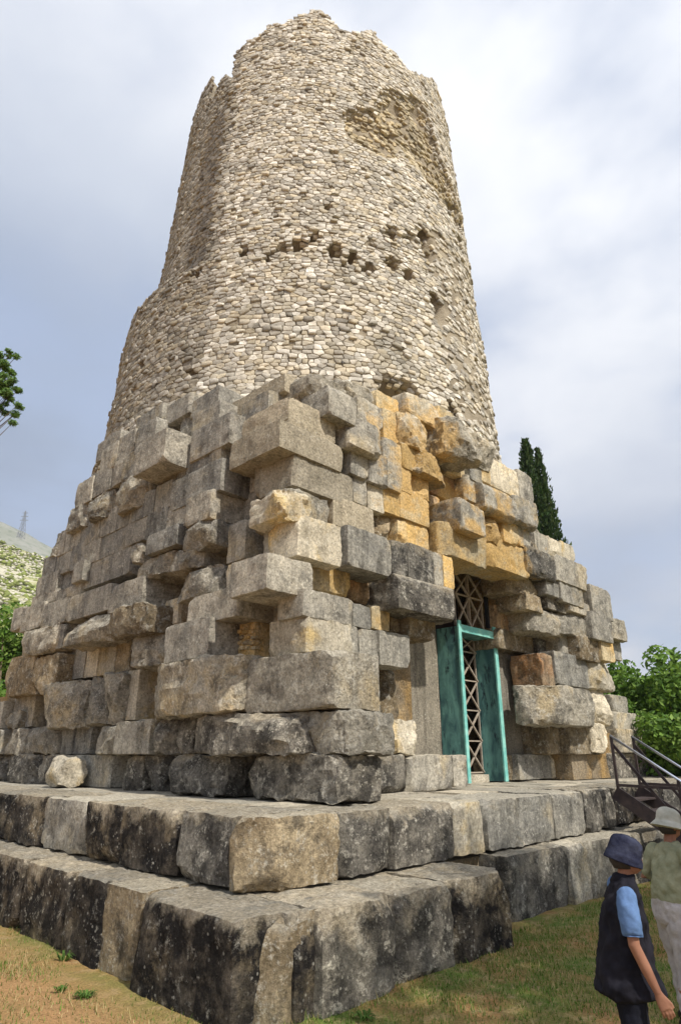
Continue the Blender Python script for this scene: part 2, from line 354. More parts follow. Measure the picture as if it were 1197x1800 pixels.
# traced from the photograph: (x left, x right, y top, y bottom at the face's middle, projection in metres, stone kind, roughness)
LEFT = [
 # course 1
 (-75, -20, 1327, 1373, .3, 'g'), (-20, 4, 1327, 1374, .3, 'd'), (4, 55, 1327, 1377, .38, 'd'), (55, 88, 1327, 1379, .25, 'd'), (88, 139, 1327, 1381, .12, 's'), (139, 197, 1327, 1384, .12, 's'), (197, 241, 1327, 1388, .24, 'd'), (241, 274, 1327, 1390, .16, 'd'),
 (276, 390, 1327, 1398, .44, 'd'), (390, 424, 1327, 1394, -.2, 'b', 1), (426, 583, 1327, 1408, .4, 'd'),
 # course 2
 (-60, 0, 1284, 1326, .4, 'g'), (0, 41, 1281, 1326, .35, 'r'), (41, 90, 1279, 1326, .3, 'r'), (92, 129, 1277, 1326, .0, 's'), (129, 160, 1274, 1326, -.05, 's'), (157, 200, 1277, 1326, .42, 'r'), (200, 240, 1268, 1326, .42, 'g'), (240, 264, 1264, 1326, .3, 'g'), (264, 297, 1262, 1326, .42, 'd'), (297, 332, 1258, 1325, .42, 'd'),
 (332, 521, 1252, 1326, .6, 'd'), (521, 607, 1250, 1327, .36, 'r'),
 # course 3
 (-30, 4, 1235, 1282, .3, 'g'), (4, 24, 1250, 1280, .35, 'r'), (23, 60, 1222, 1279, .05, 'g'), (60, 126, 1200, 1280, .48, 'r'), (127, 163, 1190, 1274, .48, 'r'), (165, 197, 1184, 1274, .35, 'r'), (198, 222, 1180, 1268, -.02, 's'), (222, 242, 1178, 1266, .0, 'w', 0),
 (236, 407, 1160, 1257, .72, 'r'), (407, 426, 1157, 1252, .1, 'w', 0), (424, 583, 1150, 1250, .42, 'r', 1),
 # course 4
 (10, 56, 1156, 1222, .4, 'b', 1), (56, 100, 1153, 1221, .4, 'b', 1), (100, 150, 1132, 1195, .05, 's'), (150, 173, 1125, 1190, .02, 'w', 0), (173, 204, 1120, 1186, .0, 'w', 0), (204, 230, 1115, 1182, -.04, 'b', 0), (227, 262, 1100, 1170, .5, 'r'),
 (289, 367, 1092, 1160, .62, 'g'), (411, 449, 1090, 1156, -.02, 'y', 0), (448, 472, 1090, 1156, -.35, 'o', 0), (470, 538, 1087, 1152, .22, 'w', 1),
 # course 5
 (24, 96, 1105, 1150, .55, 'r'), (96, 112, 1098, 1140, .4, 'g'), (110, 185, 1082, 1128, .7, 'r'), (185, 246, 1066, 1116, .72, 'b'), (262, 286, 1058, 1098, .0, 's'), (286, 314, 1054, 1098, .0, 'w', 0), (314, 333, 1050, 1096, -.1, 'b', 1),
 (330, 417, 1040, 1092, .5, 'g'), (440, 472, 1042, 1090, -.25, 'o', 0), (488, 533, 1038, 1087, .3, 'g'),
 # course 6
 (22, 38, 1069, 1107, .35, 'g'), (38, 75, 1064, 1106, .42, 'g'), (75, 118, 1056, 1098, .42, 'g'), (119, 193, 1038, 1082, .5, 's'), (193, 250, 1022, 1070, .5, 'g'), (296, 304, 1010, 1050, -.2, 'b', 1), (302, 372, 1000, 1052, .42, 'r'), (397, 468, 983, 1042, .48, 'g'),
 (57, 100, 1042, 1062, .35, 'g'), (100, 142, 1032, 1052, .35, 'g'),
 # course 7
 (65, 100, 1010, 1044, .35, 's'), (104, 130, 1003, 1036, .2, 's'), (127, 146, 988, 1022, .45, 'g'), (146, 228, 970, 1022, .28, 's'), (229, 240, 955, 988, .55, 'r'), (236, 300, 974, 1012, .42, 'r'), (296, 345, 962, 1000, .45, 'r'), (392, 400, 930, 990, -.2, 'y', 0), (400, 432, 917, 986, .18, 'g'), (440, 472, 912, 982, -.45, 'o', 0), (468, 524, 910, 984, .25, 'w', 1),
 # course 7 top / 8
 (258, 311, 930, 966, .45, 's'), (311, 362, 917, 962, .55, 'r'),
 (76, 97, 978, 1014, .3, 's'), (97, 125, 967, 1008, .3, 's'), (125, 143, 958, 1000, .3, 's'), (143, 176, 945, 990, .3, 's'), (176, 222, 926, 974, .3, 's'), (222, 257, 910, 954, .32, 's'), (257, 294, 897, 942, .34, 's'), (294, 326, 886, 930, .36, 's'), (326, 370, 868, 918, .48, 'g'), (423, 450, 868, 918, -.3, 'g'), (427, 500, 866, 918, .4, 'r'),
 # course 9
 (80, 104, 938, 977, .42, 'r'), (104, 114, 934, 975, .3, 'g'), (114, 143, 925, 966, .3, 's'), (143, 174, 911, 955, .3, 's'), (174, 204, 897, 940, .3, 's'), (204, 233, 883, 926, .3, 's'), (233, 271, 868, 910, .32, 's'), (271, 301, 850, 896, .36, 'g'), (301, 388, 826, 880, .4, 's'), (428, 450, 806, 868, -.3, 'g'),
 # course 10
 (118, 148, 888, 928, .5, 'r'), (150, 180, 862, 906, .62, 'r'), (194, 240, 834, 890, .62, 'r'), (250, 273, 824, 866, .15, 'g'), (273, 296, 818, 858, .15, 'g'), (296, 314, 808, 846, .2, 's'), (314, 368, 787, 838, .3, 's'), (368, 389, 776, 824, .3, 's'),
 # course 11
 (134, 161, 845, 886, .45, 'g'), (161, 194, 826, 868, .4, 'g'), (194, 215, 812, 852, .4, 'g'), (215, 238, 798, 842, .45, 'g'), (238, 289, 768, 822, .85, 'g'), (336, 403, 742, 795, .35, 'g'),
 # course 12
 (178, 205, 784, 826, .4, 'g'), (205, 236, 764, 808, .4, 'g'), (238, 273, 744, 792, .45, 'g'), (292, 338, 726, 776, .25, 'r'), (338, 385, 716, 762, .2, 'g'),
 # course 13
 (172, 210, 768, 800, .3, 'g'), (240, 284, 722, 752, .3, 'g'), (286, 333, 704, 738, .2, 'g'), (336, 384, 692, 722, .1, 'g'), (400, 500, 684, 714, -.25, 'c'), (425, 472, 697, 730, .0, 'g'),
 # cast corner
 (427, 507, 717, 756, .22, 'c'), (405, 490, 757, 806, .32, 'c'), (448, 515, 800, 862, .02, 'c'),
]
FRONT = [
 # course 1
 (585, 614, 1327, 1400, -.15, 'w', 1), (614, 718, 1327, 1396, .0, 'd', 1), (718, 796, 1327, 1391, .02, 'g', 1), (796, 822, 1327, 1384, -.1, 'g', 0),
 (886, 911, 1326, 1371, -1.3, 'b', 1), (911, 970, 1326, 1370, -1.1, 'g'), (970, 998, 1326, 1369, -1.1, 'w', 1), (998, 1040, 1326, 1369, -1.0, 'g', 2), (1040, 1072, 1326, 1368, -1.0, 'b', 1), (1072, 1128, 1324, 1368, -.5, 'd', 1), (1128, 1180, 1323, 1367, -.4, 'd', 1), (1180, 1260, 1323, 1366, -.3, 'd', 1),
 # course 2
 (600, 670, 1250, 1326, .12, 'w', 2), (668, 701, 1262, 1326, -.02, 'r'), (696, 748, 1266, 1326, .0, 'w', 2),
 (960, 1002, 1276, 1326, -.7, 'b', 1), (1000, 1064, 1274, 1326, -.45, 'b', 1), (1048, 1080, 1272, 1322, -.2, 'w', 2), (1078, 1130, 1253, 1284, -.5, 'g', 1), (1086, 1172, 1283, 1323, -.35, 'r', 1), (1077, 1104, 1223, 1254, -.6, 'g', 1), (1168, 1230, 1300, 1323, -.3, 'g', 1),
 # course 3
 (583, 630, 1150, 1250, .18, 'w', 1), (630, 668, 1172, 1264, .0, 's'), (667, 716, 1180, 1268, -.35, 'b', 2),
 (962, 1062, 1208, 1276, -.05, 'r'), (1058, 1082, 1208, 1276, -.15, 'w', 2),
 # course 4
 (538, 591, 1087, 1152, .02, 'w', 1), (590, 631, 1097, 1160, .0, 's'), (631, 667, 1106, 1172, .02, 's'), (667, 721, 1112, 1172, .05, 's', 0),
 (953, 978, 1150, 1206, -.35, 'o', 1), (976, 1033, 1150, 1206, -.3, 's', 1), (1033, 1083, 1160, 1212, -.2, 'w', 2),
 # course 5
 (533, 621, 1044, 1094, .0, 'g'), (620, 653, 1063, 1104, .0, 's'), (653, 686, 1066, 1108, .0, 'y', 0), (686, 722, 1070, 1112, -.25, 'b', 1), (720, 766, 1078, 1122, .0, 'b', 1),
 (876, 946, 1112, 1146, -1.05, 'b', 1), (944, 985, 1108, 1152, -.9, 'd', 1), (984, 1018, 1108, 1150, -.45, 's'), (1018, 1058, 1120, 1162, -.15, 'b', 1), (1057, 1079, 1124, 1162, -.1, 'y', 0), (1078, 1092, 1128, 1160, -.4, 'g'),
 # course 6
 (468, 551, 980, 1044, .45, 'g'), (550, 616, 992, 1048, .02, 'y', 1), (614, 667, 1004, 1062, -.28, 'o', 1), (700, 803, 1020, 1080, .42, 'd', 1),
 (876, 945, 1072, 1116, -1.1, 'o', 1), (940, 1000, 1074, 1114, -.3, 'r'), (986, 1040, 1076, 1118, -.2, 'r'), (1040, 1076, 1080, 1126, .0, 'g'), (1074, 1101, 1088, 1124, -.15, 'r', 1),
 # course 7
 (522, 585, 912, 988, .1, 'w', 1), (611, 688, 934, 1004, .36, 's'), (688, 717, 952, 1012, .34, 'd', 0), (717, 762, 960, 1024, .34, 'd', 0), (762, 779, 972, 1030, .3, 'g', 0), (779, 798, 978, 1034, .25, 'y', 0),
 (872, 898, 1000, 1068, -1.15, 'y', 1), (900, 950, 1008, 1046, -.35, 'b', 2), (925, 954, 1046, 1074, -.3, 'b', 1), (960, 986, 1016, 1048, -.1, 's'), (985, 1024, 1024, 1062, -.05, 'g'), (962, 1002, 1046, 1075, -.25, 'd', 1), (1002, 1042, 1058, 1080, -.1, 'g'), (1040, 1074, 1034, 1086, .0, 'g'),
 # course 8
 (500, 556, 864, 914, .35, 'w', 2), (550, 588, 872, 918, -.02, 'core', 2), (585, 659, 882, 934, .02, 'c'), (658, 699, 900, 946, -.1, 'b', 2), (699, 754, 918, 964, -.05, 'y', 1),
 (780, 857, 928, 985, .25, 'y', 1), (858, 927, 952, 1004, -.05, 'y', 1), (926, 976, 968, 1014, .02, 'd', 1), (975, 1031, 984, 1028, .0, 'g', 1),
 # course 9
 (515, 621, 818, 872, .02, 'c'), (620, 646, 836, 886, .0, 'g'), (646, 675, 846, 898, .0, 'w', 0), (675, 703, 856, 904, .0, 'y', 0), (703, 754, 866, 918, .02, 'y', 0), (756, 774, 870, 930, -.3, 'o', 1), (810, 853, 882, 936, .5, 'g', 1), (852, 884, 898, 950, .05, 'o', 2), (884, 911, 908, 956, .0, 'y', 0), (910, 932, 918, 962, .0, 's'), (931, 951, 926, 966, -.1, 'd', 1), (940, 963, 938, 976, -.05, 's'), (962, 988, 948, 988, -.05, 'w', 1), (987, 1010, 956, 992, -.1, 'w', 1),
 # course 10
 (490, 604, 760, 808, .05, 'c'), (616, 648, 780, 838, .1, 's'), (648, 681, 796, 852, .1, 's'), (681, 707, 810, 862, .08, 'g', 0), (706, 723, 820, 866, .05, 'y', 0), (722, 758, 828, 876, .08, 'y', 2), (756, 822, 838, 880, -.35, 'o', 1), (820, 850, 840, 884, .0, 'g'), (852, 908, 860, 906, .25, 'g', 1), (908, 945, 878, 922, .25, 'g', 1),
 # course 11
 (507, 591, 717, 764, .02, 'c'), (618, 675, 740, 794, .32, 'g', 1), (673, 706, 774, 816, .1, 'g', 0), (706, 734, 782, 826, .08, 'y', 0), (734, 790, 786, 838, .25, 'b', 2), (790, 826, 792, 838, -.15, 'y', 1), (825, 846, 800, 846, .02, 's', 0), (845, 862, 808, 848, .0, 'y', 0), (861, 916, 818, 866, .0, 'w', 1), (912, 936, 832, 882, .0, 'g'),
 # course 12
 (578, 628, 686, 738, .25, 'g', 1), (628, 673, 706, 756, .12, 'g', 1), (673, 701, 722, 774, -.02, 'y', 0), (718, 761, 728, 786, .3, 'w', 2), (800, 850, 738, 800, .62, 'r'), (848, 881, 764, 816, .35, 'r'),
 # course 13
 (552, 612, 664, 694, .0, 'r'), (608, 662, 672, 712, .05, 'r'), (661, 701, 694, 728, -.1, 'y', 0), (718, 772, 702, 742, .05, 'w', 1), (770, 798, 720, 748, .0, 'y', 0),
]
for e in LEFT: blk('L', e)
for i in range(3):          # small stones packed into the gap beside the corner
    for j in range(4): blk('L', (414 + i * 11 + (j % 2) * 3, 424 + i * 11 + (j % 2) * 3, 1106 + j * 9.5, 1114.5 + j * 9.5, .03 + .02 * ((i + j) % 2), 'y', 1), depth=.2, name='packing_stone', cell=.05, nmax=4)
for e in FRONT: blk('F', e, depth=.9)

# ------------------------------------------------------------------ stepped plinth
sc = MB(); sc.box(-2.4, 15.5, -1.2, 15.5, .05, PLZ - .05); upper = sc.build('upper_step', M['core'], tomb)
sc = MB(); sc.box(-2.9, 16, -1.8, 16, -.3, LSZ - .05); lower = sc.build('lower_step', M['core'], tomb)
UL = [(-130, -40, 1386, 1460, 0, 'd'), (-40, 11, 1392, 1472, 0, 'k'), (11, 75, 1399, 1483, .03, 'k'), (75, 150, 1406, 1496, -.02, 'g'), (150, 211, 1414, 1514, .03, 'k'), (211, 311, 1421, 1535, .0, 'k'), (311, 400, 1428, 1555, .03, 'd'), (400, 462, 1432, 1568, .05, 'd')]
for e in UL:
    SEED[0] += 1; X = -3.15 - e[4]; s = sorted((onX(e[0], 1450, X)[1], onX(e[1], 1450, X)[1]))
    if e[1] == 462: s[0] = -2.02
    stone('step_block', (X, s[0] + .008, LSZ + .012), (X + 1.2, s[1] - .008, PLZ + random.uniform(-.012, .0)), 'b' if e[1] == 462 else e[5], 1, 'L', upper, SEED[0], cell=.075, nmax=20, cuts=(((-.75, -.66, 0), .22), ((-.4, -.6, -.5), .1)) if e[1] == 462 else ())
UF = [(535, 598, 0, .02, 'b', 1), (594, 694, 0, .1, 'd', 1), (692, 801, 0, .12, 'd', 1), (801, 856, 0, .12, 'w', 1), (856, 976, 0, .12, 's', 1), (975, 1031, 0, .06, 'g', 1), (1031, 1066, 0, .04, 'd', 1), (1066, 1088, 0, -.02, 'd', 1), (1088, 1130, 0, -.1, 'k', 1), (1130, 1180, 0, .0, 'k', 1), (1180, 1250, 0, 0, 'd', 1), (1250, 1330, 0, 0, 'd', 1)]
for e in UF:
    SEED[0] += 1; Y = -1.85 - e[3]; s = sorted((onY(e[0], 1450, Y)[0], onY(e[1], 1450, Y)[0]))
    if e[0] == 535:
        a, b = s; zz = PLZ - .23
        stone('step_block', (a + .02, Y, LSZ + .012), (b - .01, Y + 1.1, zz - .01), 'b', 1, 'F', upper, SEED[0], cell=.075); SEED[0] += 1
        m = a + (b - a) * .55
        stone('step_block', (a + .02, Y - .03, zz), (m, Y + 1.1, PLZ - .07), 'g', 1, 'F', upper, SEED[0], cell=.075); SEED[0] += 1
        stone('step_block', (m + .015, Y - .01, zz), (b - .01, Y + 1.1, PLZ - .01), 'd', 1, 'F', upper, SEED[0], cell=.075)
        continue
    stone('step_block', (s[0] + .01, Y, LSZ + .012), (s[1] - .01, Y + 1.1, PLZ + random.uniform(-.02, .0)), e[4], e[5], 'F', upper, SEED[0], cell=.075, nmax=20)
LL = [(-110, -30, 'k', .1), (-30, 32, 'k', .02), (32, 116, 'k', .0), (116, 190, 'k', .05), (168, 250, 'b', .0), (236, 415, 'k', .1), (415, 470, 'b', .06)]
for x0, x1, k, p in LL:
    SEED[0] += 1; X = -3.72 - p; s = sorted((onX(x0, 1590, X)[1], onX(x1, 1590, X)[1]))
    if x1 == 470: s[0] = -2.72
    stone('step_block', (X, s[0] + .012, -.2), (X + 1.3, s[1] - .012, LSZ + random.uniform(-.02, .0)), k, 1, 'L', lower, SEED[0], cell=.07, nmax=26, cuts=(((-.72, -.68, .1), .3), ((-.5, -.5, .7), .12)) if x1 == 470 else ())
LF = [(520, 612, 'k', .02, 1), (566, 699, 'd', .12, 1), (699, 797, 'd', .1, 1), (797, 897, 'k', .12, 1), (897, 1010, 'd', -.45, 1), (1010, 1044, 'g', -.4, 1), (1044, 1130, 'r', -.35, 1), (1130, 1185, 'd', -.3, 1), (1185, 1260, 'd', -.3, 2), (1260, 1350, 'd', -.3, 2)]
for x0, x1, k, p, r in LF:
    SEED[0] += 1; Y = -2.72 - p; s = sorted((onY(x0, 1590, Y)[0], onY(x1, 1590, Y)[0])); z0 = -.2
    if x0 == 520: s[0] = -3.3; s[1] = s[1] - .12
    if k == 'g' and x0 == 566: z0 = -.1
    stone('step_block', (s[0] + .012, Y, z0), (s[1] - .012, Y + 1.3, LSZ + random.uniform(-.03, .0)), k, r, 'F', lower, SEED[0], cell=.07, nmax=24)
# terrace paving behind the step edges
yy = -.9; rr = random.Random(5)
while yy < 3.2:
    dy = rr.uniform(.55, .95); xx = -2.0
    while xx < 14:
        dx = rr.uniform(.7, 1.5); z = PLZ - .012 + rr.uniform(-.012, .008); SEED[0] += 1
        if not (yy > 2.6 and xx > -.5 and (xx < 2 or xx > 9)):
            stone('paving_slab', (xx + .012, yy + .01, PLZ - .2), (xx + dx - .012, yy + dy - .01, z), 'pav', 0, 'F', upper, SEED[0], cell=.35, nmax=5)
        xx += dx
    yy += dy
yy = 3.2
while yy < 14:
    dy = rr.uniform(.8, 1.4); SEED[0] += 1
    stone('paving_slab', (-2.0, yy + .01, PLZ - .2), (-.9, yy + dy - .01, PLZ - .012 + rr.uniform(-.012, .008)), 'pav', 0, 'F', upper, SEED[0], cell=.35, nmax=5); yy += dy
# ------------------------------------------------------------------ drum
DC = np.array([6.05, 7.5]); TH0 = math.atan2(CAM[1] - DC[1], CAM[0] - DC[0]); R0 = 6.0
def r_base(z): return 6.52 - .0585 * (z - 11.5) + max(0., 10.8 - z) * .12
def on_drum(x, y):
    d = ray(x, y); r = 6.
    for _ in range(12):
        w2 = CAM[:2] - DC; a = d[0]**2 + d[1]**2; b = 2 * (w2 @ d[:2]); c = w2 @ w2 - r * r; D = b * b - 4 * a * c
        t = (-b - math.sqrt(D)) / (2 * a) if D > 0 else -b / (2 * a)
        P = CAM + d * t; r = r_base(P[2])
    ph = math.atan2(P[1] - DC[1], P[0] - DC[0]) - TH0; ph = (ph + math.pi) % (2 * math.pi) - math.pi
    return ph, P[2]
prof = [on_drum(*q) for q in [(330, 185), (345, 150), (358, 122), (370, 104), (398, 118), (404, 120), (412, 92), (430, 75), (452, 66), (475, 40), (497, 42), (520, 30), (545, 15), (566, 14), (588, 42), (606, 52), (640, 55), (655, 54), (680, 82), (700, 97), (722, 124), (742, 134), (758, 140), (768, 148)]]
prof.sort(); PP = np.array([p[0] for p in prof]); PZ = np.array([p[1] for p in prof])
def z_top(ph): return float(np.interp(ph, PP, PZ, left=26.2, right=26.6)) + .16 * noise.noise(Vector((ph * 9, 3.3, 0))) + .10 * noise.noise(Vector((ph * 31, 7.3, 0)))
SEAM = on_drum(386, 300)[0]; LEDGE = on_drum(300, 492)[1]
ER = [on_drum(*q) for q in ((640, 225), (672, 240), (705, 215), (735, 250), (760, 290), (782, 330), (800, 375), (700, 190), (735, 205), (752, 240))]
ERR = [.55, .6, .8, .9, .8, .7, .5, .5, .6, .5]
for q_, r_ in (((430, 443), .22), ((500, 436), .2), ((525, 432), .26), ((552, 418), .22), ((590, 440), .30), ((620, 452), .26), ((648, 470), .2), ((690, 412), .28), ((722, 418), .25), ((746, 415), .38), ((752, 445), .36), ((718, 482), .24), ((690, 462), .26), ((765, 530), .3), ((772, 560), .25), ((655, 430), .16), ((470, 452), .16), ((812, 400), .4), ((808, 430), .35), ((690, 690), .5), ((715, 694), .45)): ER.append(on_drum(*q_)); ERR.append(r_ * .62)
HOLES = [(*on_drum(x, y), s) for x, y, s in ((427, 443, .30), (487, 440, .2), (520, 430, .25), (550, 415, .22), (585, 437, .28), (600, 449, .2), (625, 447, .2), (640, 473, .2), (607, 469, .2), (690, 409, .25), (708, 415, .18), (745, 405, .3), (753, 428, .32), (748, 440, .26), (750, 462, .25), (716, 484, .26), (690, 460, .22), (487, 380, .2), (455, 660, .16), (335, 655, .25), (640, 245, .28), (656, 196, .2), (690, 228, .3), (668, 205, .2), (770, 545, .25), (760, 520, .2), (700, 690, .5), (720, 695, .4), (683, 684, .4), (798, 722, .35), (345, 480, .3), (372, 360, .22), (300, 440, .2), (575, 365, .2), (250, 640, .2), (280, 600, .22), (235, 690, .25))]
def erode(ph, z):
    v = 0.
    for (p, q), s in zip(ER, ERR):
        d = math.hypot((ph - p) * R0, (z - q) * .8) / s
        if d < 1.6: v = max(v, 1 - d / 1.6)
    return v
def smoothband(ph, z):     # mortar-smeared repair right of the scar
    a = on_band
    return 1. if (ph > a[0] and z < a[1] and ph < a[0] + 1.2) else 0.
on_band = (on_drum(768, 520)[0], on_drum(790, 430)[1])
def r_drum(ph, z):
    r = r_base(z)
    if ph < SEAM and z > LEDGE + .25 * noise.noise(Vector((ph * 5, 1, 1))):
        k = min(1, (SEAM - ph) * R0 / .35); r -= .72 * k
    e = erode(ph, z)
    if e > .15: r -= .30 * min(1, e * 1.6) + .12 * noise.noise(Vector((ph * 14, z * 2.3, 5)))
    r += .05 * noise.noise(Vector((ph * 4, z * .6, 9.)))
    return r
def dpt(ph, z, r): t = TH0 + ph; return (DC[0] + r * math.cos(t), DC[1] + r * math.sin(t), z)
# core of mortar
Z0 = 8.2
def drum_core():
    nphi, nz = 260, 150; V = []; F = []
    phs = [(-math.pi + 2 * math.pi * i / nphi) for i in range(nphi)]
    for i, ph in enumerate(phs):
        zt = z_top(ph) - .10
        for j in range(nz + 1):
            z = Z0 + (zt - Z0) * j / nz; r = r_drum(ph, z) - .022
            for hp, hz, hs in HOLES:
                d = math.hypot((ph - hp) * R0, z - hz)
                if d < hs * .9: r -= .30 * (1 - (d / (hs * .9))**2)
            r += .02 * noise.noise(Vector((ph * 40, z * 6, 2)))
            V.append(dpt(ph, z, r))
        V.append(dpt(ph, zt - .6, r_drum(ph, zt) - 1.1))
    m = nz + 2
    for i in range(nphi):
        i2 = (i + 1) % nphi
        for j in range(m - 1): F.append((i * m + j, i2 * m + j, i2 * m + j + 1, i * m + j + 1))
    F.append([i * m + m - 1 for i in range(nphi)])
    return V, F
def mat_drum(name, mort):
    t = NT(name); P = t.pos(0)
    if mort:
        c = t.mix(t.step(t.noise(P, 1.2, 6), .35, .65), (.24, .20, .145), (.38, .325, .24))
        c = t.mix(t.math('MULTIPLY', t.step(t.noise(P, .8, 5), .56, .66), .6), c, (.11, .10, .07))
        h = t.noise(P, 14., 6, .7)
        return t.done(c, t.bump(h, .9, .05))
    a = t.n('ShaderNodeAttribute'); a.attribute_name = 'Col'; c = a.outputs['Color']
    c = t.mix(.6, c, t.mix(t.step(t.noise(P, 9., 5, .7), .3, .7), (.6, .59, .57), (1.3, 1.3, 1.28)), 'MULTIPLY')
    n4 = t.noise(P, .7, 6, .65, .4)
    c = t.mix(t.math('MULTIPLY', t.step(n4, .56, .72), .55), c, (.16, .145, .11))
    h = t.noise(P, 22., 4, .7)
    return t.done(c, t.bump(h, .6, .03))
M['mort'] = mat_drum('lime mortar', True); M['rub'] = mat_drum('rubble limestone', False)
V, F = drum_core()
drum = meshobj('drum', V, F, M['mort'], tomb, smooth=True, origin=(DC[0], DC[1], Z0))
# Voronoi rubble in rough courses
AS = 1.7        # stones are wider than tall
def drum_cells():
    PH = 1.95; W = PH * R0; rows = []; z = Z0 + .1; rd = random.Random(3)
    while z < 29:
        dz = rd.uniform(.085, .135) if z > 13 else rd.uniform(.095, .155); row = []; x = -W + rd.uniform(0, .3)
        while x < W:
            dx = (rd.uniform(.10, .29) if rd.random() > .10 else rd.uniform(.26, .44)) * (1.05 if z < 14 else .92); row.append([x + rd.uniform(-.03, .03), z + rd.uniform(-.02, .02) + .10 * noise.noise(Vector((x * .5, z * .4, 0)))]); x += dx
        rows.append(row); z += dz
    cells = []
    for ri, row in enumerate(rows):
        for ci, (x, z) in enumerate(row):
            zz = z * AS; nb = []
            for rj in range(max(0, ri - 2), min(len(rows), ri + 3)):
                for (a, b) in rows[rj]:
                    if abs(a - x) < .5 and not (a == x and b == z): nb.append((a, b * AS))
            nb.sort(key=lambda q: (q[0] - x)**2 + (q[1] - zz)**2)
            poly = [(x - .5, zz - .6), (x + .5, zz - .6), (x + .5, zz + .6), (x - .5, zz + .6)]
            for a, b in nb[:14]:
                nx, nz = a - x, b - zz; mx, mz = (a + x) / 2, (b + zz) / 2; out = []; n = len(poly)
                dd = [(p[0] - mx) * nx + (p[1] - mz) * nz for p in poly]
                for i in range(n):
                    j = (i + 1) % n
                    if dd[i] <= 0: out.append(poly[i])
                    if (dd[i] < 0) != (dd[j] < 0) and dd[i] != dd[j]:
                        t = dd[i] / (dd[i] - dd[j]); out.append((poly[i][0] + t * (poly[j][0] - poly[i][0]), poly[i][1] + t * (poly[j][1] - poly[i][1])))
                poly = out
                if len(poly) < 3: break
            if len(poly) >= 3: cells.append((x, z, [(p[0], p[1] / AS) for p in poly]))
    return cells
PALE = [(.55, .505, .425), (.63, .585, .50), (.49, .44, .35), (.45, .41, .345), (.57, .50, .385), (.36, .33, .28), (.67, .63, .555), (.52, .455, .34), (.59, .545, .465)]
def rubble():
    rd = random.Random(11); big = []; SV = []; ST = []; SC = []; nb = 0; items = []
    for x, z, poly in drum_cells():
        ph = x / R0; zt = z_top(ph)
        if z > zt - .05 or z < Z0 + .2: continue
        hole = False; near = 0
        for hp, hz, hs in HOLES:
            d = math.hypot((ph - hp) * R0, z - hz)
            if d < hs * .55: hole = True; break
        if hole: continue
        e = erode(ph, z)
        if e > .25 and rd.random() < .18 + .34 * e: continue
        sb = smoothband(ph, z)
        if sb and rd.random() < .42: continue
        if rd.random() < .012: continue
        cx_ = sum(p[0] for p in poly) / len(poly); cz_ = sum(p[1] for p in poly) / len(poly)
        # drop slivers
        area = abs(sum(poly[i][0] * poly[(i + 1) % len(poly)][1] - poly[(i + 1) % len(poly)][0] * poly[i][1] for i in range(len(poly)))) / 2
        if area < .0022: continue
        h = rd.uniform(.006, .034) * (.45 if sb else 1.) + (rd.random() < .05) * .045; gap = rd.uniform(.004, .010)
        size = math.sqrt(area); f1 = max(.55, 1 - gap / size * 1.6); f2 = f1 * rd.uniform(.95, .985); f3 = f1 * rd.uniform(.80, .90)
        tl, tz = rd.uniform(-.08, .08), rd.uniform(-.14, .08)
        vs = []; n = len(poly); base = r_drum(ph, z)
        jit = [(rd.uniform(-.012, .012), rd.uniform(-.010, .010)) for _ in poly]
        for f, hh in ((f1, -.08), (f2, h * .75), (f3, h)):
            for (a, b), (ja, jb) in zip(poly, jit):
                xx = cx_ + (a - cx_) * f + ja; z_ = cz_ + (b - cz_) * f + jb
                rr_ = base + hh + ((xx - cx_) * tl + (z_ - cz_) * tz if hh > 0 else 0) + (rd.uniform(-.008, .008) if hh > 0 else 0)
                vs.append(dpt(xx / R0, z_, rr_ + (r_base(z_) - r_base(z)) * .5))
        vs.append(dpt(cx_ / R0, cz_, base + h * 1.04)); t = []
        for k in (0, 1):
            for i in range(n):
                j = (i + 1) % n; t += [(k * n + i, k * n + j, (k + 1) * n + j), (k * n + i, (k + 1) * n + j, (k + 1) * n + i)]
        for i in range(n): t.append((2 * n + i, 2 * n + (i + 1) % n, 3 * n))
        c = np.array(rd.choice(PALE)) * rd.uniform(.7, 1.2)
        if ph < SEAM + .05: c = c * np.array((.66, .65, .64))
        if e > .3 or near: c = c * np.array((.86, .80, .66))
        # apparent size decides which stones are picked out singly
        items.append((area * max(0., math.cos(ph) - .25) / (1 + (z - 8) * .05), vs, t, c))
    items.sort(key=lambda q: -q[0])
    for q in items[:300]:
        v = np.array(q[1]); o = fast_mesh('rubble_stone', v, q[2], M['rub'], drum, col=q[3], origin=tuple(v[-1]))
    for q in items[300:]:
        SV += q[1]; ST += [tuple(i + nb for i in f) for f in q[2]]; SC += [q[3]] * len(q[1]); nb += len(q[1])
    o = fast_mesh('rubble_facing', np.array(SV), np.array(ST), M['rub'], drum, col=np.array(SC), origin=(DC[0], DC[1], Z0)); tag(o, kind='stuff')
    return len(items)
NRUB = rubble(); print('rubble stones', NRUB)

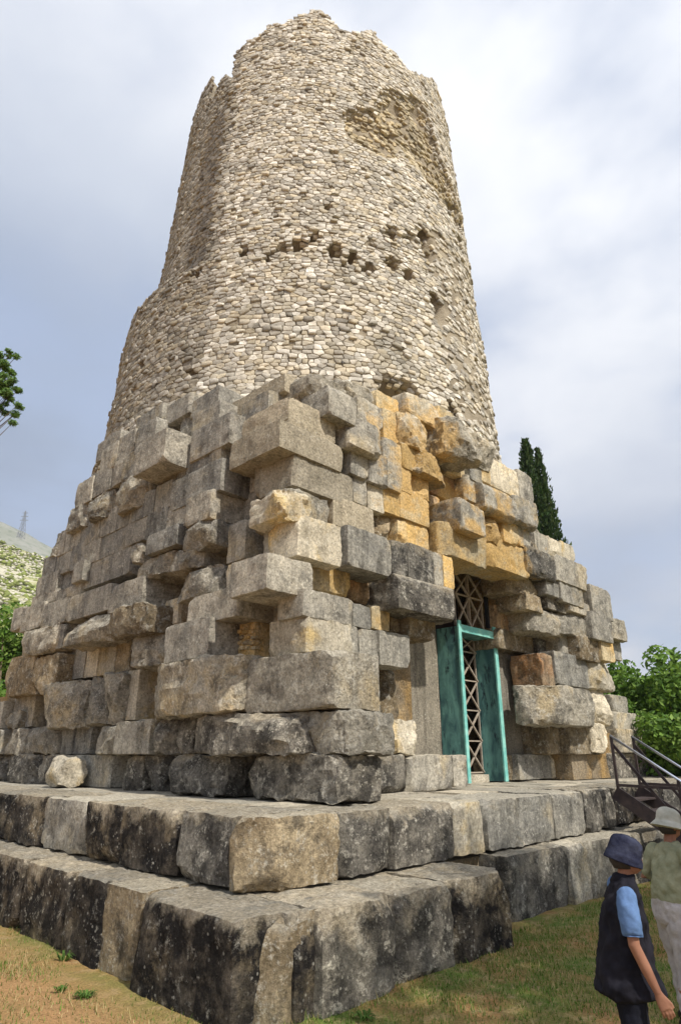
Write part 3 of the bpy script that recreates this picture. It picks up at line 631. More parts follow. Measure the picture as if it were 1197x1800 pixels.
# ------------------------------------------------------------------ door niche
def render_wall(name, x0, x1, y, z0, z1, th=.5, mat='v'): return stone(name, (x0, y, z0), (x1, y + th, z1), mat, 0, 'F', podium, SEED[0] + int(x0 * 100), cell=.3, nmax=8)
render_wall('niche_wall', 2.55, 5.40, 1.85, PLZ, 5.4)
render_wall('niche_wall', 7.14, 9.0, 1.40, PLZ, 4.75)
render_wall('niche_pier', 8.75, 9.35, 1.25, PLZ + .6, 4.6, th=.8)
MB().box(2.6, 9.2, 2.6, 2.9, PLZ, 6.9).build('niche_back', M['core'], podium)
def patina():
    t = NT('verdigris bronze'); P = t.pos(5.); PS = t.pos(5., (2.5, 2.5, .8))
    c = t.mix(t.step(t.noise(PS, 1.6, 7, .65, .5), .38, .62), (.06, .145, .16), (.17, .38, .35))
    c = t.mix(t.step(t.noise(PS, 2.2, 7, .7, .4), .57, .66), c, (.025, .04, .055))
    c = t.mix(t.math('MULTIPLY', t.step(t.noise(P, 5., 6, .7), .58, .7), .6), c, (.20, .45, .40))
    return t.done(c, t.bump(t.noise(P, 18., 5), .25, .01), .55)
M['bronze'] = patina()
t = NT('verdigris edge'); P = t.pos(3.); M['edge'] = t.done(t.mix(t.step(t.noise(P, 5, 6), .4, .65), (.16, .46, .42), (.30, .62, .55)), t.bump(t.noise(P, 20, 4), .2, .01), .6)
t = NT('dull brass bars'); M['bar'] = t.done(t.mix(t.step(t.noise(t.pos(3.), 12, 3), .3, .7), (.30, .25, .20), (.46, .40, .33)), None, .45)
t = NT('dark iron frame'); M['dark'] = t.done((.03, .032, .036), None, .6)
t = NT('unlit chamber'); M['chamber_shade'] = t.done((.045, .035, .035), None, .95)
door = empty('doorway', (0, 0, 0), tomb); door.location = Vector((6.25, 1.3, PLZ)) - Vector(tomb.location)
PX0, PX1, PY0, PY1, PZ1 = 5.42, 7.08, 1.22, 1.86, 5.08
def dbox(name, mat, *b): return MB().box(*b).build(name, M[mat], door)
dbox('side_panel', 'bronze', PX0, PX0 + .05, PY0 + .012, PY1, PLZ + .004, PZ1 - .02)
dbox('side_panel', 'bronze', PX1 - .05, PX1, PY0 + .012, PY1, PLZ + .004, PZ1 - .02)
dbox('head_panel', 'bronze', PX0 + .05, PX1 - .05, PY0 + .03, PY1, PZ1 - .14, PZ1 - .06)
dbox('edge_strip', 'edge', PX0 - .015, PX0 + .10, PY0 - .03, PY0 + .012, PLZ + .004, PZ1 + .12)
dbox('edge_strip', 'edge', PX1 - .10, PX1 + .04, PY0 - .03, PY0 + .012, PLZ + .004, PZ1 + .16)
dbox('lintel_bar', 'edge', PX0 + .10, PX1 - .10, PY0 - .025, PY0 + .03, PZ1 - .15, PZ1 + .03)
dbox('threshold', 'pav', PX0 + .3, PX1 - .3, PY0 + .3, PY1, PLZ - .01, PLZ + .16)
# lower gate of crossed bars, stands inside the reveal
gx0, gx1, gy = PX0 + .08, PX1 - .12, PY1 - .06
gate = empty('lattice_gate', (0, 0, 0), tomb); gate.location = Vector((6.25, gy, PLZ)) - Vector(tomb.location)
def gbar(a, b, wd=.04): MB().bar(a, b, wd, .03, (0, 1, 0)).build('bar', M['bar'], gate)
zb = PLZ + .2; cellh = .72; n = 5; xm = (gx0 + gx1) / 2
for gx in (gx0 + .02, xm, gx1): gbar((gx, gy, zb - .15), (gx, gy, zb + cellh * n - .3))
for k in range(n):
    a, b = zb + k * cellh, zb + (k + 1) * cellh
    if k == n - 1: b = a + cellh * .55
    for xa, xb in ((gx0, xm), (xm, gx1)):
        gbar((xa, gy - .02, a), (xb, gy - .02, a))
        gbar((xa, gy - .03, a), (xb, gy - .03, b)); gbar((xa, gy - .045, b), (xb, gy - .045, a))
# upper lattice window
wy = PY0 + .18; wx0, wx1, wz0, wz1 = PX0 + .02, PX1 - .0, PZ1 + .03, 6.74
win = empty('lattice_window', (0, 0, 0), tomb); win.location = Vector((6.25, wy, wz0)) - Vector(tomb.location)
def wbar(a, b, wd=.05, mat='bar'): MB().bar(a, b, wd, .035, (0, 1, 0)).build('bar', M[mat], win)
xm = (wx0 + wx1) / 2 - .05; zm = (wz0 + wz1) / 2
wbar((xm, wy, wz0), (xm, wy, wz1 - .2), .09)
for s in (-1, 1):
    xe = xm + s * .62
    wbar((xm, wy - .02, zm), (xe, wy - .02, zm)); wbar((xm, wy - .03, zm), (xe, wy - .03, wz0 + .02)); wbar((xm, wy - .03, zm), (xe, wy - .03, wz1 - .25))
    wbar((xm, wy - .045, wz0 + .02), (xe, wy - .045, zm)); wbar((xm, wy - .045, wz1 - .2), (xe, wy - .045, zm)); wbar((xe, wy, wz0), (xe, wy, wz1 - .6 if s > 0 else wz1 - .2), .05)
for x in (wx0 + .02, wx1 - .06): MB().box(x - .04, x + .04, wy - .08, wy + .0, wz0 + .12, wz1).build('frame', M['dark'], win)
MB().box(wx0 - .02, wx1 + .02, wy - .1, wy + .02, wz1, wz1 + .08).build('frame', M['dark'], win)
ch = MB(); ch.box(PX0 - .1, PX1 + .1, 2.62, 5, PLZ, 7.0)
chv = dbox('shade_panel', 'chamber_shade', PX0 - .2, PX1 + .2, 2.45, 2.58, PLZ, 6.9)  # near-black sheet, its colour stands in for the darkness inside the doorway
# loose things on the terrace
q = onZ(110, 1383, PLZ); SEED[0] += 1
V, F = rock_geo((q[0] - .33, q[1] - .4, PLZ - .01), (q[0] + .33, q[1] + .4, PLZ + .56), 2, 'L', 4242, cell=.06, nmax=14)
V = np.array(V); ce = np.array([q[0], q[1], PLZ + .27]); dv = V - ce; V = ce + dv * (1 - .18 * (np.abs(dv[:, [0]]) * np.abs(dv[:, [2]]) * 12).clip(0, 1))
bo = meshobj('boulder', V, F, M['w'], None, smooth=True, sharp=40); tag(bo, 'loose tan boulder lying on the terrace at the foot of the wall', 'boulder')
q = onZ(945, 1368, PLZ); q = np.array([onY(945, 1325, 1.2)[0], 1.2, onY(945, 1325, 1.2)[2]])
b = MB(); b.loft([((q[0], q[1], q[2] + h), (r, 0, 0), (0, r, 0)) for h, r in ((0, .035), (.02, .04), (.15, .04), (.2, .03), (.22, .016), (.25, .016))])
t = NT('bluish plastic bottle'); M['pet'] = t.done((.45, .5, .7), None, .25)
bt = empty('water_bottle', tuple(q)); b.build('bottle_body', M['pet'], bt, smooth=True); tag(bt, 'small bluish plastic bottle standing on the ledge beside the doorway', 'bottle')
t = NT('white cap'); M['cap'] = t.done((.75, .75, .78), None, .5)
MB().loft([((q[0], q[1], q[2] + h), (.019, 0, 0), (0, .019, 0)) for h in (.24, .268)]).build('cap', M['cap'], bt)
# ------------------------------------------------------------------ ground
def ground_mat():
    t = NT('dry grass ground'); P = t.pos(0)
    n = t.noise(P, .9, 5, .65, .4); n2 = t.noise(P, 5., 5, .7); n3 = t.noise(P, 45., 3, .7)
    c = t.mix(t.step(n, .36, .60), (.33, .19, .085), (.12, .165, .04))
    c = t.mix(t.step(n2, .50, .68), c, (.33, .255, .13)); c = t.mix(t.math('MULTIPLY', t.step(n2, .28, .4, 1, 0), .6), c, (.07, .10, .03))
    sx = t.n('ShaderNodeSeparateXYZ'); t.L.new(P, sx.inputs[0]); e_ = t.math('ADD', t.step(sx.outputs[0], -3.0, -4.6), t.math('SUBTRACT', n, .62)); c = t.mix(t.step(e_, .35, .75, 0., .85), c, (.33, .195, .095))     # trodden bare earth along the side
    c = t.mix(.7, c, t.mix(t.step(n3, .3, .7), (.5, .5, .5), (1.5, 1.45, 1.4)), 'MULTIPLY')
    h = t.math('ADD', t.noise(P, 9., 5, .7), t.math('MULTIPLY', n3, .4))
    return t.done(c, t.bump(h, .8, .05))
M['ground'] = ground_mat()
def gz(x, y): return .035 * noise.noise(Vector((x * .5, y * .5, 0))) + .02 * noise.noise(Vector((x * 1.7, y * 1.7, 4)))
def ground():
    ax = np.unique(np.concatenate([np.linspace(-12, 14, 131), np.array([-3000, -900, -300, -120, -60, -35, -22, -16, 18, 26, 40, 70, 130, 320, 900, 3000])]))
    ay = np.unique(np.concatenate([np.linspace(-12, 12, 121), np.array([-3000, -900, -300, -120, -60, -35, -22, -16, 18, 26, 40, 70, 130, 320, 900, 3000])]))
    V = [(x, y, gz(x, y) if abs(x) < 20 and abs(y) < 20 else 0) for y in ay for x in ax]; n = len(ax)
    F = [(j * n + i, j * n + i + 1, (j + 1) * n + i + 1, (j + 1) * n + i) for j in range(len(ay) - 1) for i in range(n - 1)]
    o = meshobj('ground', V, F, M['ground'], None, smooth=True, origin=(0, 0, 0)); tag(o, kind='structure')
ground()
def attr_mat(name, tr=0., rough=.7):
    t = NT(name); a = t.n('ShaderNodeAttribute'); a.attribute_name = 'Col'; t.L.new(a.outputs['Color'], t.b.inputs['Base Color']); t.b.inputs['Roughness'].default_value = rough
    if tr:
        d = t.n('ShaderNodeBsdfTranslucent'); t.L.new(t.mix(1., a.outputs['Color'], (1.2, 1.25, .6), 'MULTIPLY'), d.inputs[0]); m = t.n('ShaderNodeMixShader'); m.inputs[0].default_value = tr
        t.L.new(t.b.outputs[0], m.inputs[1]); t.L.new(d.outputs[0], m.inputs[2]); t.L.new(m.outputs[0], t.N['Material Output'].inputs[0])
    return t.m
M['blade'] = attr_mat('grass blades', .25); M['leaf'] = attr_mat('leaves', .3, .55)
t = NT('bark'); P = t.pos(3., (6, 6, 1)); M['bark'] = t.done(t.mix(t.step(t.noise(P, 2., 5), .35, .65), (.10, .075, .05), (.22, .17, .12)), t.bump(t.noise(P, 4., 5), .8, .04))
def grass():
    N = 420000; x = rng.uniform(-8.5, 9, N); y = rng.uniform(-8.5, 7, N)
    keep = ((y < -2.5) | (x < -3.6)) & ((x - CAM[0])**2 + (y - CAM[1])**2 > 9)
    fwd = (x - CAM[0]) * FH[0] + (y - CAM[1]) * FH[1]; rgt = (x - CAM[0]) * RT[0] + (y - CAM[1]) * RT[1]
    keep &= (fwd > 3) & (np.abs(rgt) < fwd * .62 + .8); x, y = x[keep], y[keep]
    nz = np.array([noise.noise(Vector((a * .9, b * .9, 2))) + .5 * noise.noise(Vector((a * 2.7, b * 2.7, 8))) for a, b in zip(x, y)])
    lefty = (x < -3.4)
    k = rng.uniform(-.75, .6, len(x)) < nz + np.where(lefty, -.17, .40); x, y, nz = x[k], y[k], nz[k]; lefty = lefty[k]; n = len(x)
    h = rng.uniform(.015, .055, n) * (1 + np.clip(nz, 0, 1) * .8); tuft = rng.random(n) < .03; h[tuft] *= 2.0
    a = rng.uniform(0, 2 * np.pi, n); wd = rng.uniform(.003, .0065, n); lean = rng.uniform(.2, 1.1, n) * h
    z = np.array([gz(p, q) for p, q in zip(x, y)]) - .004
    V = np.empty((n, 3, 3)); dx, dy = np.cos(a), np.sin(a)
    V[:, 0] = np.stack([x - dx * wd, y - dy * wd, z], 1); V[:, 1] = np.stack([x + dx * wd, y + dy * wd, z], 1); V[:, 2] = np.stack([x - dy * lean, y + dx * lean, z + h], 1)
    g = np.array([(.075, .155, .022), (.11, .19, .033), (.16, .21, .05), (.36, .30, .14), (.42, .33, .17)]); pr = rng.random(n) + np.where(lefty, .25, 0)
    ci = np.where(pr < .3, 0, np.where(pr < .55, 1, np.where(pr < .72, 2, np.where(pr < .9, 3, 4)))); c = g[ci] * rng.uniform(.75, 1.2, (n, 1))
    o = fast_mesh('grass', V.reshape(-1, 3), np.arange(3 * n).reshape(-1, 3), M['blade'], None, col=np.repeat(c, 3, 0)); tag(o, 'short patchy grass growing in the dry ground', 'grass', kind='stuff')
grass()
def weed(px, py, r, n, h):
    q = onZ(px, py, 0); V = []; T = []; C = []
    for i in range(n):
        a = rng.uniform(0, 6.28); l = r * rng.uniform(.5, 1); hh = h * rng.uniform(.4, 1); w_ = rng.uniform(.006, .016)
        d = np.array([math.cos(a), math.sin(a), 0]); s = np.array([-d[1], d[0], 0]); k = len(V); b = np.array([q[0], q[1], -.01]) + d * rng.uniform(0, .04)
        V += [b - s * w_ * .3, b + s * w_ * .3, b + d * l * .5 + [0, 0, hh] + s * w_, b + d * l * .5 + [0, 0, hh] - s * w_, b + d * l + [0, 0, hh * .7]]
        T += [(k, k + 1, k + 2), (k, k + 2, k + 3), (k + 3, k + 2, k + 4)]; C += [np.array((.075, .14, .03)) * rng.uniform(.6, 1.4)] * 5
    return fast_mesh('weed', np.array(V), np.array(T), M['blade'], None, col=np.array(C), origin=(q[0], q[1], 0))
for i, (px, py, r, n, h, lb) in enumerate([(150, 1752, .12, 34, .06, 'small leafy green weed in dry soil before the black block'), (107, 1742, .07, 16, .07, 'narrow upright green weed in the brown dry ground'), (640, 1790, .13, 34, .06, 'low spreading green weed by the front step corner'), (112, 1690, .12, 22, .11, 'green weed growing against the foot of the side step')]):
    tag(weed(px, py, r, n, h), lb, 'weed')

# ------------------------------------------------------------------ foliage
def leaf_cloud(cent, rad, n, size, cols, flat=.0, up=0., shell=.55, droop=0., aspect=.5):
    """n leaves through ellipsoid clumps; returns V (n*4), quads, colours"""
    cent = np.asarray(cent, float); rad = np.asarray(rad, float).reshape(len(cent), 3); vol = rad.prod(1)**(2 / 3.); ci = rng.choice(len(cent), n, p=vol / vol.sum())
    d = rng.normal(size=(n, 3)); d /= np.linalg.norm(d, axis=1, keepdims=True); rr_ = shell + (1 - shell) * rng.random(n)**.6
    rr_ = np.where(rng.random(n) < .25, rng.random(n), rr_)
    P = cent[ci] + d * rad[ci] * rr_[:, None]
    nn = d * .7 + rng.normal(size=(n, 3)) * .6; nn[:, 2] += up; nn /= np.linalg.norm(nn, axis=1, keepdims=True)
    a = np.cross(nn, rng.normal(size=(n, 3))); a /= np.linalg.norm(a, axis=1, keepdims=True); b = np.cross(nn, a)
    s = size * rng.uniform(.6, 1.3, n)[:, None]
    V = np.stack([P - a * s, P + b * s * aspect, P + a * s, P - b * s * aspect], 1).reshape(-1, 3)
    c = np.array(cols)[rng.integers(0, len(cols), n)] * rng.uniform(.7, 1.25, (n, 1))
    return V, np.arange(4 * n).reshape(-1, 4), np.repeat(c, 4, 0)
GREEN = [(.06, .12, .025), (.075, .15, .03), (.045, .095, .022), (.10, .17, .04)]
def clumps(c, R, n, r, seed, squash=.85):
    rd = np.random.default_rng(seed); d = rd.normal(size=(n, 3)); d /= np.linalg.norm(d, axis=1, keepdims=True)
    k = rd.random(n)**.4; P = np.array(c) + d * np.array(R) * k[:, None]
    return P, np.stack([r * rd.uniform(.6, 1.3, n)] * 3, 1) * np.array([1, 1, squash])
def tree(name, base, trunk_pts, trunk_r, cl, n, size, cols, label, limbs=True, cat='tree', group=None, aspect=.5):
    root = empty(name, base); m = MB(); m.tube(trunk_pts, trunk_r, 9); top = Vector(trunk_pts[-1])
    if limbs:
        for i, c in enumerate(cl[0]):
            if i % 2 == 0:
                s = Vector(trunk_pts[-1]).lerp(Vector(trunk_pts[-2]), random.random() * .8); e = Vector(c.tolist()); mid = (s + e) / 2 + Vector((0, 0, -.15 * (e - s).length))
                m.tube([s, mid, e], [trunk_r[-1] * .55, trunk_r[-1] * .35, .02], 6)
    m.build('trunk', M['bark'], root, smooth=True)
    V, Q, c = leaf_cloud(cl[0], cl[1], n, size, cols, up=.25, aspect=aspect)
    o = fast_mesh('crown', V, Q, M['leaf'], root, col=c, origin=base); tag(root, label, cat, group); return root
# evergreen bushes beyond the right end
SHR = [(.10, .19, .035), (.14, .24, .045), (.07, .135, .028), (.18, .28, .06)]
b1 = at_dist(1165, 1330, 24.5); g = (b1[0], b1[1], 0)
tree('evergreen_bush', g, [g, (g[0], g[1], 1.2), (g[0] + .1, g[1], 2.6)], [.16, .13, .09], clumps((g[0], g[1], 2.75), (2.2, 2.2, 2.6), 46, .72, 1), 26000, .10, SHR, 'large glossy green bush behind the metal stairs and low blocks', cat='bush')
b2 = at_dist(1262, 1330, 27.5); g = (b2[0], b2[1], 0)
tree('evergreen_bush', g, [g, (g[0], g[1], 1.4), (g[0], g[1] + .2, 3.)], [.18, .14, .09], clumps((g[0], g[1], 2.9), (3., 3., 2.9), 40, .9, 2), 14000, .13, SHR, 'broad green tree standing farther out beyond the bush by the stairs')
b3 = at_dist(1098, 1330, 30); g = (b3[0], b3[1], 0)
tree('evergreen_bush', g, [g, (g[0], g[1], 1.2), (g[0], g[1] + .2, 2.6)], [.16, .12, .08], clumps((g[0], g[1], 2.9), (2.2, 2.2, 2.7), 30, .8, 3), 12000, .12, SHR, 'green bush pressed close behind the ruined right end of the wall', cat='bush')
# cypress
c0 = at_dist(937, 900, 31); topz = at_dist(932, 771, 31)[2]
def cypress():
    g = (c0[0], c0[1], 0.); root = empty('cypress_tree', g); MB().tube([g, (g[0], g[1], 4), (g[0], g[1], topz * .8)], [.28, .22, .05], 8).build('trunk', M['bark'], root)
    n = 26000; u = rng.random(n)**.8; lead = rng.random(n) < .36
    z = topz * (1 - u * .86) - np.where(lead, .5, 0)
    R = np.minimum(1.75, .16 + (topz - z) * .20) * np.where(lead, .55, 1.); a = rng.uniform(0, 2 * np.pi, n)
    R = R * (.78 + .22 * np.sin(a * 5 + z * 1.3) + .16 * np.sin(a * 9 - z * 2.7)) * rng.uniform(.55, 1.05, n)
    off = RT[None, :2] * np.where(lead, .55 + (topz - z) * .02, 0)[:, None]
    P = np.stack([g[0] + R * np.cos(a) + off[:, 0], g[1] + R * np.sin(a) + off[:, 1], z], 1)
    d = np.stack([np.cos(a) * .35, np.sin(a) * .35, np.ones(n)], 1) + rng.normal(size=(n, 3)) * .25; d /= np.linalg.norm(d, axis=1, keepdims=True)
    s = np.cross(d, rng.normal(size=(n, 3))); s /= np.linalg.norm(s, axis=1, keepdims=True); l = rng.uniform(.12, .28, n)[:, None]; w_ = rng.uniform(.03, .06, n)[:, None]
    V = np.stack([P - d * l * .5, P + s * w_, P + d * l * .6, P - s * w_], 1).reshape(-1, 3)
    c = np.array([(.035, .07, .025), (.05, .09, .03), (.028, .055, .02), (.07, .10, .035)])[rng.integers(0, 4, n)] * rng.uniform(.7, 1.25, (n, 1))
    fast_mesh('crown', V, np.arange(4 * n).reshape(-1, 4), M['leaf'], root, col=np.repeat(c, 4, 0), origin=g)
    tag(root, 'tall dark narrow cypress with two points rising behind the ruined base', 'tree')
cypress()
# trees beyond the far end of the side wall
b4 = at_dist(6, 1300, 27); g = (b4[0], b4[1], 0)
tree('broadleaf_tree', g, [g, (g[0], g[1], 1.6), (g[0] - .2, g[1], 3.5)], [.2, .16, .1], clumps((g[0], g[1], 3.7), (2.1, 2.1, 3.1), 44, .85, 4), 20000, .11, [(.11, .21, .035), (.15, .26, .045), (.08, .16, .03), (.2, .30, .06)], 'bright green leafy tree at the far end of the side wall')
# pine reaching in at the left
def pine():
    tb = at_dist(-190, 1300, 13.5); g = (tb[0], tb[1], 0.); root = empty('pine_tree', g); m = MB()
    m.tube([g, (g[0], g[1] + .1, 4), (g[0] + .1, g[1], 7.5), (g[0] + .1, g[1], 10.5)], [.26, .21, .14, .06], 9)
    tips = [at_dist(8, 648, 13.0), at_dist(22, 624, 13.0), at_dist(4, 672, 12.8), at_dist(16, 694, 12.8), at_dist(22, 722, 12.9), at_dist(4, 728, 12.8), at_dist(2, 700, 12.8), at_dist(-18, 660, 13), at_dist(-30, 735, 13), at_dist(-55, 690, 13), at_dist(-12, 640, 13)]
    rd = random.Random(2); T = [np.array(p) for p in tips]; rads = [.20, .14, .17, .17, .17, .2, .2, .25, .3, .35, .25]
    T2, r2 = [], []
    for p, r in zip(T, rads):
        for k in range(5): T2.append(p + np.array([rd.uniform(-1, 1), rd.uniform(-1, 1), rd.uniform(-.9, .9)]) * r * .95); r2.append(r * rd.uniform(.3, .6))
    T, rads = T2, r2
    for k in range(26):
        a = rd.uniform(0, 6.28); r = rd.uniform(.5, 2.1); p = np.array([g[0] + r * math.cos(a), g[1] + r * math.sin(a), rd.uniform(6, 11.2)])
        q = (p - CAM) @ RT / max(.1, (p - CAM) @ FH)
        if q > -.95: continue
        T.append(p); rads.append(rd.uniform(.35, .7))
    for i, p in enumerate(T):
        zb_ = max(5., min(9.5, p[2] - .8)); s = Vector((g[0] + .08, g[1], zb_)); e = Vector(p.tolist()); m.tube([s, (s + e) / 2 + Vector((0, 0, -.12)), e], [.02, .012, .004], 5)
    m.build('trunk', M['bark'], root, smooth=True)
    V, Q, c = leaf_cloud(T, np.stack([np.array(rads)] * 3, 1) * [1, 1, .75], 9000, .05, [(.14, .24, .07), (.19, .29, .08), (.10, .18, .06)], up=.5, aspect=.25, shell=.2)
    fast_mesh('crown', V, Q, M['leaf'], root, col=c, origin=g); tag(root, 'pine tree with a tufted branch tip reaching toward the tower', 'tree')
pine()
# trees behind the viewer's right that shade the steps and the people
def shade_tree(name, x, y, h, R, n, seed, label):
    g = (x, y, 0.)
    tree(name, g, [g, (x + .2, y, h * .3), (x + .1, y + .2, h * .62)], [.38, .3, .2], clumps((x, y, h), R, 40, 1.25, seed, .6), n, .17, GREEN, label)
SH = math.cos(SUN_EL) / math.sin(SUN_EL)
def crown_for(X, Y, h): s = sun_h * SH * h; return X + s[0], Y + s[1]
x, y = crown_for(2.0, -4.6, 8.5); shade_tree('holm_oak', x, y, 8.5, (4.2, 2.3, 1.5), 12000, 11, 'spreading evergreen oak shading the steps and the two visitors')
x, y = crown_for(8.6, -4.8, 9.0); shade_tree('holm_oak', x, y, 9.0, (3.6, 2.6, 1.5), 10000, 12, 'evergreen oak shading the ground beside the metal stairs')

# ------------------------------------------------------------------ hills and pylon
def hill_mat(name, a, b, c2, sc):
    t = NT(name); P = t.pos(0); n = t.noise(P, sc, 6, .68, .3); n2 = t.noise(P, sc * 3.5, 5, .7)
    c = t.mix(t.step(n, .42, .56), a, b); c = t.mix(t.step(n2, .52, .6), c, c2)
    return t.done(c, t.bump(n2, .6, 1.))
M['hill'] = hill_mat('stony hillside', (.46, .43, .34), (.34, .33, .17), (.17, .20, .07), .11)
M['ridge'] = hill_mat('far ridge', (.26, .26, .22), (.20, .21, .16), (.15, .17, .12), .02)
def az_dir(a): return FH * math.cos(a) + RT * math.sin(a)
def hill(name, d0, d1, elev, mat, nz, seed, kind='structure'):
    A = np.radians(np.linspace(-100, 4, 105)); D = np.linspace(d0, d1, nz); V = []
    for a in A:
        hh = d1 * math.tan(math.radians(max(0.02, np.interp(math.degrees(a), *elev))))
        for d in D:
            k = ((d - d0) / (d1 - d0)); p = CAM + az_dir(a) * d; z = hh * (k**1.15) * (1 + .03 * noise.noise(Vector((a * 9, d * .01, seed)))) + hh * .012 * noise.noise(Vector((p[0] * .05, p[1] * .05, seed)))
            V.append((p[0], p[1], z - .5))
        for f in (.6, 0.): p = CAM + az_dir(a) * (d1 * 1.4 if f else d1 * 1.8); V.append((p[0], p[1], hh * f - .5))
    m = nz + 2; F = [(i * m + j, i * m + j + 1, (i + 1) * m + j + 1, (i + 1) * m + j) for i in range(len(A) - 1) for j in range(m - 1)]
    o = meshobj(name, V, F, M[mat], None, smooth=True, origin=(0, 0, 0)); tag(o, kind=kind); return o
HE = ([-100, -60, -40, -29, -25.7, -20, -8, 4], [9, 14, 16.6, 16.3, 15.75, 14.5, 6, .1])
hill('hillside', 70, 280, HE, 'hill', 40, 3.)
hill('far_ridge', 500, 1200, ([-100, -60, -40, -29.2, -25.8, -22, -10, 4], [14, 17, 19, 17.35, 16.3, 15.2, 7, .1]), 'ridge', 30, 8.)
def hill_scatter():
    V = []; T = []; C = []; rd = random.Random(9)
    ico = [(0, 0, 1), (.9, 0, .2), (.3, .85, .25), (-.7, .5, .2), (-.7, -.55, .2), (.3, -.85, .2), (0, 0, -.4)]
    tf = [(0, 1, 2), (0, 2, 3), (0, 3, 4), (0, 4, 5), (0, 5, 1), (6, 2, 1), (6, 3, 2), (6, 4, 3), (6, 5, 4), (6, 1, 5)]
    for k in range(5200):
        a = math.radians(rd.uniform(-40, -21)); d = rd.uniform(110, 279); hh = 280 * math.tan(math.radians(np.interp(math.degrees(a), *HE))); kk = (d - 70) / 210
        z = hh * kk**1.15 * (1 + .03 * noise.noise(Vector((a * 9, d * .01, 3.)))) - .5; p = CAM + az_dir(a) * d
        sh = rd.random() < .55; s = rd.uniform(.5, 1.5) * (1.15 if sh else .9); o = len(V)
        for q in ico: V.append((p[0] + q[0] * s * rd.uniform(.6, 1.3), p[1] + q[1] * s * rd.uniform(.6, 1.3), z + q[2] * s * rd.uniform(.5, .9)))
        T += [tuple(i + o for i in f) for f in tf]
        c = np.array((.19, .22, .06) if sh else (.48, .46, .37)) * rd.uniform(.7, 1.2)
        C += [c] * 7
    o = fast_mesh('hillside_scrub', np.array(V), np.array(T), attr_mat('scrub and rock'), None, col=np.array(C)); tag(o, 'pale rocks and low scrub covering the hillside', 'scrub', kind='stuff')
hill_scatter()
def pylon():
    D = 1150.; b = at_dist(38, 942, D); t_ = at_dist(37, 897, D); H = t_[2] - b[2]; base = Vector(b.tolist()) - Vector((0, 0, 4)); H += 4
    root = empty('power_pylon', base); t = NT('galvanised steel lattice'); mt = t.done((.16, .17, .18), None, .6)
    u = Vector(RT.tolist()); v = Vector(FH.tolist())
    def leg(i, j, z): k = (1 - z) * 4.2 + .5; return base + u * (i * k) + v * (j * k) + Vector((0, 0, H * z))
    for i, j in ((-1, -1), (1, -1), (1, 1), (-1, 1)): MB().bar(leg(i, j, 0), leg(i, j, 1), .55, .55).build('leg', mt, root)
    for k in range(6):
        m = MB(); z0, z1 = k / 6, (k + 1) / 6
        for (i, j), (i2, j2) in (((-1, -1), (1, -1)), ((-1, 1), (1, 1))): m.bar(leg(i, j, z0), leg(i2, j2, z1), .4, .4); m.bar(leg(i2, j2, z0), leg(i, j, z1), .4, .4); m.bar(leg(i, j, z1), leg(i2, j2, z1), .3, .3)
        m.build('bracing', mt, root)
    for z, l in ((.66, 7), (.8, 6), (.93, 4.5)): MB().bar(base + Vector((0, 0, H * z)) - u * l, base + Vector((0, 0, H * z)) + u * l, .7, .9).build('cross_arm', mt, root)
    tag(root, 'lattice electricity pylon standing on the distant ridge', 'pylon')
pylon()
# ------------------------------------------------------------------ metal stairs
t = NT('rusty brown steel'); P = t.pos(2.); M['steel'] = t.done(t.mix(t.step(t.noise(P, 6, 6), .4, .65), (.045, .036, .038), (.075, .056, .052)), t.bump(t.noise(P, 30, 4), .2, .01), .6)
t = NT('bare steel rail'); t.b.inputs['Metallic'].default_value = .9; M['rail'] = t.done((.55, .58, .66), None, .28)
st = empty('metal_staircase', (5.95, -2.2, 0)); tag(st, 'brown steel staircase with shiny handrails climbing to the terrace', 'stairs')
SX0, SX1, SY, SL = 5.42, 6.5, -2.12, .68
def sp(x, y): return (x, y, PLZ + (y - SY) * SL)
YE = SY - PLZ / SL + .02
for x in (SX0, SX1):
    MB().bar(Vector(sp(x, SY + .05)) - Vector((0, 0, .10)), Vector(sp(x, YE)) - Vector((0, 0, .02)), .05, .24, (1, 0, 0)).build('stringer', M['steel'], st)
    rl = MB(); rl.tube([Vector(sp(x, SY)) + Vector((0, 0, .95)), Vector(sp(x, YE)) + Vector((0, 0, .95))], .024, 10); rl.build('handrail', M['rail'], st, smooth=True)
    for y in (SY - .02, SY - 1.12, YE + .08):
        a = Vector(sp(x, y)); MB().bar(a + Vector((0, 0, -.08)), a + Vector((0, 0, .94)), .045, .045, (1, 0, 0)).build('post', M['steel'], st)
    for y0, y1 in ((SY - .02, SY - 1.12), (SY - 1.12, YE + .08)):
        a0, a1 = Vector(sp(x, y0)), Vector(sp(x, y1))
        MB().bar(a0 + Vector((.03, 0, .8)), a1 + Vector((.03, 0, .08)), .035, .05, (1, 0, 0)).build('brace', M['steel'], st)
        MB().bar(a0 + Vector((-.03, 0, .08)), a1 + Vector((-.03, 0, .8)), .035, .05, (1, 0, 0)).build('brace', M['steel'], st)
for k in range(1, 8):
    z = PLZ - k * .19; y = SY - (k * .19) / SL
    MB().box(SX0 + .03, SX1 - .03, y - .02, y + .25, z - .02, z + .015).build('tread', M['steel'], st)

